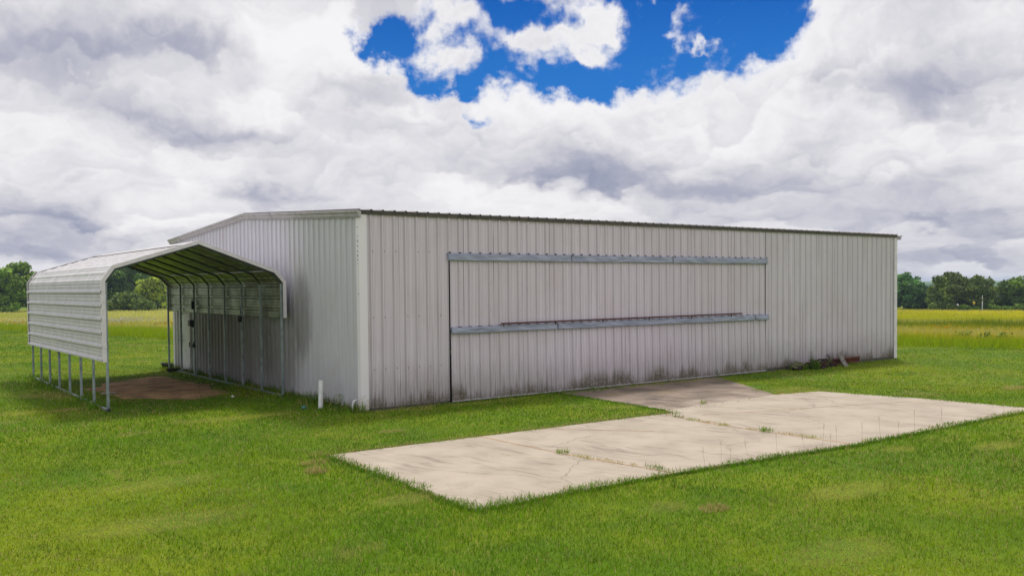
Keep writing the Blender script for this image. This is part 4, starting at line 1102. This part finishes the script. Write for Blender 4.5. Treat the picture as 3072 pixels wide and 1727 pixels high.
# far woods and the ridge on the skyline
def build_far():
    rg = np.random.default_rng(77); cents = []
    for (r, dr, sp, hh, wr, lf) in ((330, 30, 9, 6.2, 4.2, 0), (470, 60, 11, 7.6, 5.0, 0), (680, 90, 14, 8.2, 6.5, 0), (1150, 160, 22, 11.5, 10, 0)):
        a = -4.
        while a < 78:
            rr = r+rg.uniform(-dr, dr); x = CAM[0]+rr*math.sin(R(a)); y = CAM[1]+rr*math.cos(R(a)); z = tz(x, y); h = hh*rg.uniform(.7, 1.12)*(1 if a > 30 else .95)
            for q in range(4):
                cents.append((x+rg.normal()*wr*.35, y+rg.normal()*wr*.35, z+h*rg.uniform(.3, .8), wr*.5, h*.26, rg.uniform(.7, 1.2)))
            a += math.degrees(sp*rg.uniform(.4, .9)/rr)
    V = []; C = []
    v, c = leaf_cloud(cents, 1.5, 5.5, T_BLUE*1.1, rg)
    n = len(v)//4
    tag(npmesh('distant_woods', v, np.arange(n*4), np.arange(n)*4, M_LEAF, tint=c), kind='stuff')
    vs = []; fs = []; na = 240
    for k in range(na+1):
        a = R(-12+k*100/na)
        top = 1.5+3.6*fbm(np.array([k*.11]), np.array([2.]), 5)[0]+.9*fbm(np.array([k*.9]), np.array([5.]), 6)[0]
        for r, z in ((1750, -22), (1980, top-2.2+.8*rg.random()), (2150, top+.5*rg.random()), (2600, -24)):
            vs.append((CAM[0]+r*math.sin(a), CAM[1]+r*math.cos(a), z))
    for k in range(na):
        for i in range(3): fs.append((4*k+i, 4*k+i+1, 4*k+i+5, 4*k+i+4))
    m, T, B = material('wooded_ridge', T_BLUE, .9, 0, .1)
    n_ = T.noise(pos(T), .05, 4, .7); T.put(B.inputs['Base Color'], T.mix(n_, T_BLUE*.7, T_MID*.8))
    tag(mobj('hills', vs, fs, m, smooth=True), kind='structure')
build_far()

# ---- sky layout: (azimuth, elevation, half-width, half-height, weight) in radians
HOLES = [
    (0.500, 0.273, 0.020, 0.016, 1.00),
    (0.525, 0.247, 0.020, 0.018, 1.00),
    (0.553, 0.225, 0.032, 0.014, 1.20),
    (0.596, 0.222, 0.033, 0.013, 1.20),
    (0.541, 0.262, 0.039, 0.024, 1.20),
    (0.614, 0.278, 0.056, 0.028, 1.20),
    (0.623, 0.250, 0.056, 0.024, 1.20),
    (0.688, 0.233, 0.052, 0.024, 1.30),
    (0.722, 0.218, 0.032, 0.014, 1.10),
    (0.697, 0.277, 0.056, 0.031, 1.20),
    (0.774, 0.242, 0.051, 0.030, 1.30),
    (0.816, 0.252, 0.054, 0.035, 1.30),
    (0.866, 0.257, 0.045, 0.029, 1.30),
    (0.911, 0.270, 0.032, 0.023, 1.20),
    (0.923, 0.284, 0.024, 0.019, 1.10),
    (0.791, 0.289, 0.055, 0.023, 1.20),
    (0.611, 0.188, 0.018, 0.008, 0.45),
]
PATCHES = [
    (0.579, 0.284, 0.029, 0.012, 1.00),
    (0.546, 0.268, 0.019, 0.010, 1.00),
    (0.601, 0.272, 0.026, 0.013, 1.00),
    (0.543, 0.248, 0.039, 0.010, 0.90),
    (0.586, 0.238, 0.033, 0.013, 1.00),
    (0.648, 0.258, 0.029, 0.012, 1.00),
    (0.692, 0.251, 0.040, 0.014, 1.00),
    (0.677, 0.231, 0.026, 0.010, 0.80),
    (0.724, 0.237, 0.022, 0.008, 0.90),
    (0.706, 0.292, 0.029, 0.013, 1.00),
    (0.735, 0.274, 0.029, 0.013, 0.90),
    (0.721, 0.260, 0.018, 0.010, 1.00),
    (0.831, 0.275, 0.013, 0.008, 0.85),
    (0.817, 0.260, 0.026, 0.007, 0.75),
    (0.845, 0.253, 0.010, 0.004, 0.80),
    (0.801, 0.293, 0.011, 0.005, 0.70),
    (0.579, 0.223, 0.012, 0.006, 0.60),
]
DARKS = [
    (0.782, 0.114, 0.109, 0.019, 1.00),
    (0.870, 0.103, 0.065, 0.015, 0.90),
    (0.708, 0.128, 0.052, 0.025, 0.60),
    (0.183, 0.229, 0.080, 0.040, 0.90),
    (0.279, 0.245, 0.046, 0.019, 0.70),
    (0.218, 0.172, 0.060, 0.013, 0.80),
    (0.331, 0.162, 0.052, 0.011, 1.00),
    (0.300, 0.153, 0.023, 0.010, 0.60),
    (0.570, 0.219, 0.056, 0.016, 0.50),
    (0.484, 0.214, 0.051, 0.020, 0.50),
    (0.378, 0.098, 0.037, 0.017, 0.70),
    (0.362, 0.106, 0.024, 0.014, 0.50),
    (1.038, 0.201, 0.050, 0.023, 0.80),
    (1.089, 0.185, 0.035, 0.019, 0.60),
    (1.039, 0.092, 0.078, 0.016, 0.80),
    (1.089, 0.064, 0.068, 0.010, 0.80),
    (1.001, 0.061, 0.060, 0.012, 0.50),
    (0.180, 0.066, 0.047, 0.012, 0.80),
    (0.156, 0.092, 0.031, 0.015, 0.60),
    (0.241, 0.051, 0.045, 0.010, 0.80),
    (1.097, 0.027, 0.074, 0.012, 0.80),
    (0.333, 0.249, 0.044, 0.015, 0.40),
    (0.145, 0.042, 0.042, 0.012, 0.50),
    (0.836, 0.083, 0.062, 0.008, 0.50),
    (1.110, 0.141, 0.034, 0.023, 0.30),
    (0.962, 0.136, 0.046, 0.024, 0.35),
    (0.437, 0.137, 0.059, 0.021, 0.30),
]
BRIGHTS = [
    (0.756, 0.182, 0.093, 0.029, 0.80),
    (0.666, 0.200, 0.043, 0.021, 0.80),
    (0.356, 0.181, 0.045, 0.018, 1.00),
    (0.514, 0.196, 0.065, 0.016, 0.50),
    (0.947, 0.208, 0.047, 0.035, 0.70),
    (0.841, 0.195, 0.054, 0.024, 0.70),
    (0.398, 0.272, 0.066, 0.031, 0.60),
    (0.464, 0.252, 0.042, 0.024, 0.70),
    (0.278, 0.195, 0.046, 0.016, 0.40),
    (0.323, 0.122, 0.064, 0.016, 0.70),
    (0.255, 0.201, 0.061, 0.012, 0.60),
    (0.621, 0.104, 0.087, 0.013, 0.50),
    (0.773, 0.084, 0.084, 0.009, 0.50),
    (1.053, 0.237, 0.070, 0.022, 0.30),
    (0.229, 0.035, 0.057, 0.008, 0.60),
    (0.290, 0.068, 0.035, 0.010, 0.50),
    (0.899, 0.159, 0.079, 0.024, 0.40),
]
HAZE = .00025; EXPOSURE = 0.0; SKYTINT = (.04, .29, .72)
# ------------------------------------------------------------------ light: soft sun behind the hangar, cloud-filled sky
SUN = Vector((.36, .30, .88)).normalized()
sd = bpy.data.lights.new('sun', 'SUN'); sd.energy = 3.0; sd.angle = R(10); sd.color = (1, .95, .91)
so = bpy.data.objects.new('sun', sd); COL.objects.link(so); so.location = (20, 30, 60)
so.rotation_euler = (-SUN).to_track_quat('-Z', 'Y').to_euler()

world = bpy.data.worlds.new('World'); scene.world = world; world.use_nodes = True
W = NT(world.node_tree); BG = world.node_tree.nodes['Background']
STR = .10
sky = W.new('ShaderNodeTexSky', sky_type='NISHITA'); sky.sun_disc = False
sky.sun_elevation = math.asin(SUN.z); sky.sun_rotation = math.atan2(SUN.x, SUN.y)
sky.altitude = 100; sky.air_density = 1.0; sky.dust_density = .4; sky.ozone_density = 3.0
dirv = W.new('ShaderNodeTexCoord').outputs['Generated']
ds = W.sep(dirv)
az = W.math('ARCTAN2', ds[0], ds[1]); el = W.math('ARCSINE', ds[2])
# cloud deck coordinates: clouds crowd together towards the horizon
# cloud-deck coordinates: banks flatten and crowd together towards the horizon
xy = W.comb(W.math('MULTIPLY', az, 6.), W.math('MULTIPLY', W.math('LOGARITHM', W.math('ADD', W.math('MAXIMUM', el, -.04), .12), 2.718), 2.2), 0.)
n1 = W.vm('SUBTRACT', W.noise(xy, 1.5, 2, .5, 0, True), (.5, .5, .5)); n2 = W.vm('SUBTRACT', W.noise(xy, 7., 3, .55, 0, True), (.5, .5, .5))
wp = W.vm('ADD', xy, W.vm('ADD', W.vm('SCALE', n1, 1.0), W.vm('SCALE', n2, .30)))
wa = W.vm('ADD', W.vm('SCALE', n1, .10), W.vm('SCALE', n2, .06))
ae = W.vm('ADD', W.comb(az, el, 0.), W.vm('MULTIPLY', wa, (1, .7, 0)))
ws = W.vm('ADD', W.comb(az, el, 0.), W.vm('MULTIPLY', wa, (1.2, .5, 0)))
def cell(scale, smooth):
    '''heaps of cloud: how high a spot sits in its own heap, and how far from its middle'''
    n = W.new('ShaderNodeTexVoronoi', voronoi_dimensions='2D', feature='SMOOTH_F1' if smooth else 'F1')
    W.put(n.inputs['Vector'], wp); n.inputs['Scale'].default_value = scale
    if smooth: n.inputs['Smoothness'].default_value = smooth
    dy = W.sep(W.vm('SUBTRACT', wp, n.outputs['Position']))[1]
    return W.math('MULTIPLY', dy, scale), n.outputs['Distance']
h1, d1 = cell(1.15, .6); h2, d2 = cell(3.0, .5); h3, d3 = cell(8.0, .4)
def blobs(P, rows):
    tot = None
    for (a, e, ra, re, k) in rows:
        d = W.vm('MULTIPLY', W.vm('SUBTRACT', P, (a, e, 0)), (1/ra, 1/re, 0))
        g = W.math('POWER', 2.718, W.math('MULTIPLY', W.vm('DOT_PRODUCT', d, d, 1), -1.))
        g = W.math('MULTIPLY', g, k)
        tot = g if tot is None else W.math('ADD', tot, g)
    return tot
hole = blobs(ae, HOLES); patch = blobs(ae, PATCHES); dark = blobs(ws, DARKS); bright = blobs(ws, BRIGHTS)
fine = W.math('ADD', W.math('MULTIPLY', W.noise(xy, 11., 4, .6), .55), W.math('MULTIPLY', W.noise(xy, 3.6, 3, .55, .3), .45))
# elsewhere in the sky, away from the photo's view, a few more gaps
gen = W.noise(xy, .45, 4, .55)
away = W.ss(W.math('ABSOLUTE', W.math('SUBTRACT', az, YAW)), .62, .9)
high = W.ss(el, .36, .55)
other = W.math('MULTIPLY', W.ss(gen, .56, .68), W.math('MAXIMUM', away, high))
gate = W.ss(hole, .05, .45)
f = W.math('SUBTRACT', W.math('MINIMUM', hole, 1.05), W.math('MULTIPLY', patch, .78))
f = W.math('ADD', f, W.math('MULTIPLY', gate, W.math('ADD', W.math('MULTIPLY', W.math('SUBTRACT', fine, .5), 1.9), W.math('MULTIPLY', W.math('SUBTRACT', d2, .4), .35))))
clear = W.math('MAXIMUM', W.ss(f, .10, .98), other)
# lit tops, grey bases: density now against density a little higher
tex = W.noise(xy, 1.6, 5, .55, .2)
v = W.math('MULTIPLY_ADD', h1, .33, .69)
v = W.math('ADD', v, W.math('MULTIPLY', h2, .20))
v = W.math('ADD', v, W.math('MULTIPLY', h3, .07))
v = W.math('ADD', v, W.math('MULTIPLY', W.math('SUBTRACT', tex, .5), .55))
v = W.math('ADD', v, W.math('MULTIPLY', bright, .20))
v = W.math('SUBTRACT', v, W.math('MULTIPLY', dark, .33))
low_ = W.ss(el, .13, .01)
v = W.math('SUBTRACT', v, W.math('MULTIPLY', low_, .16))
thin = W.ss(f, -.05, .35); v = W.math('ADD', v, W.math('MULTIPLY', thin, .12))
rp = W.new('ShaderNodeValToRGB'); W.put(rp.inputs[0], v)
E_ = rp.color_ramp.elements
E_[0].position = 0.0; E_[0].color = lin(152, 158, 180)+(1,)
E_[1].position = 1.0; E_[1].color = lin(246, 245, 247)+(1,)
for p_, c_ in ((.25, (178, 180, 196)), (.45, (204, 204, 213)), (.65, (224, 223, 228)), (.82, (238, 237, 240))):
    e_ = E_.new(p_); e_.color = lin(*c_)+(1,)
cloud = W.vm('SCALE', rp.outputs[0], 1/STR)
deep = W.mix(1., sky.outputs[0], SKYTINT, 'MULTIPLY')
deep = W.mix(W.ss(el, .33, .20, 0., .30), deep, [c_/STR for c_ in lin(70, 150, 225)])
W.put(BG.inputs[0], W.mix(clear, cloud, deep)); BG.inputs[1].default_value = STR

# ------------------------------------------------------------------ air
if HAZE:
    hb = MB(); hb.box((CAM[0], CAM[1], -6), (8600, 8600, 40))
    hm = bpy.data.materials.new('pale_air'); hm.use_nodes = True
    nt = hm.node_tree; nt.nodes.clear()
    out = nt.nodes.new('ShaderNodeOutputMaterial'); pv_ = nt.nodes.new('ShaderNodeVolumePrincipled')
    pv_.inputs['Color'].default_value = (.62, .78, 1, 1); pv_.inputs['Density'].default_value = HAZE; pv_.inputs['Anisotropy'].default_value = 0
    nt.links.new(pv_.outputs[0], out.inputs['Volume'])
    tag(hb.build('haze', hm), kind='stuff')

# ------------------------------------------------------------------ camera
cd = bpy.data.cameras.new('camera'); cam = bpy.data.objects.new('camera', cd); COL.objects.link(cam)
cd.sensor_width = 36; cd.sensor_fit = 'HORIZONTAL'; cd.lens = 2723.9/3072*36; cd.clip_start = .1; cd.clip_end = 12000
cd.shift_y = 77.4/3072
pt, rl = .031, .0091
R0 = Vector((math.cos(YAW), -math.sin(YAW), 0)); F0 = Vector((math.sin(YAW), math.cos(YAW), 0)); U0 = Vector((0, 0, 1))
Zf = F0*math.cos(pt)-U0*math.sin(pt); Yu = F0*math.sin(pt)+U0*math.cos(pt)
Rr = R0*math.cos(rl)-Yu*math.sin(rl); Uu = R0*math.sin(rl)+Yu*math.cos(rl)
Mx = Matrix((Rr, Uu, -Zf)).transposed().to_4x4(); Mx.translation = Vector((-9.6099, -18.8609, 2.8802))
cam.matrix_world = Mx
scene.camera = cam
scene.render.engine = 'CYCLES'
scene.cycles.max_bounces = 6; scene.cycles.diffuse_bounces = 4; scene.cycles.glossy_bounces = 3; scene.cycles.transmission_bounces = 3
scene.cycles.volume_bounces = 0; scene.cycles.sample_clamp_indirect = 6
vs_ = scene.view_settings
vs_.view_transform = 'Standard'; vs_.look = 'None'; vs_.gamma = 1; vs_.use_curve_mapping = False; vs_.exposure = EXPOSURE
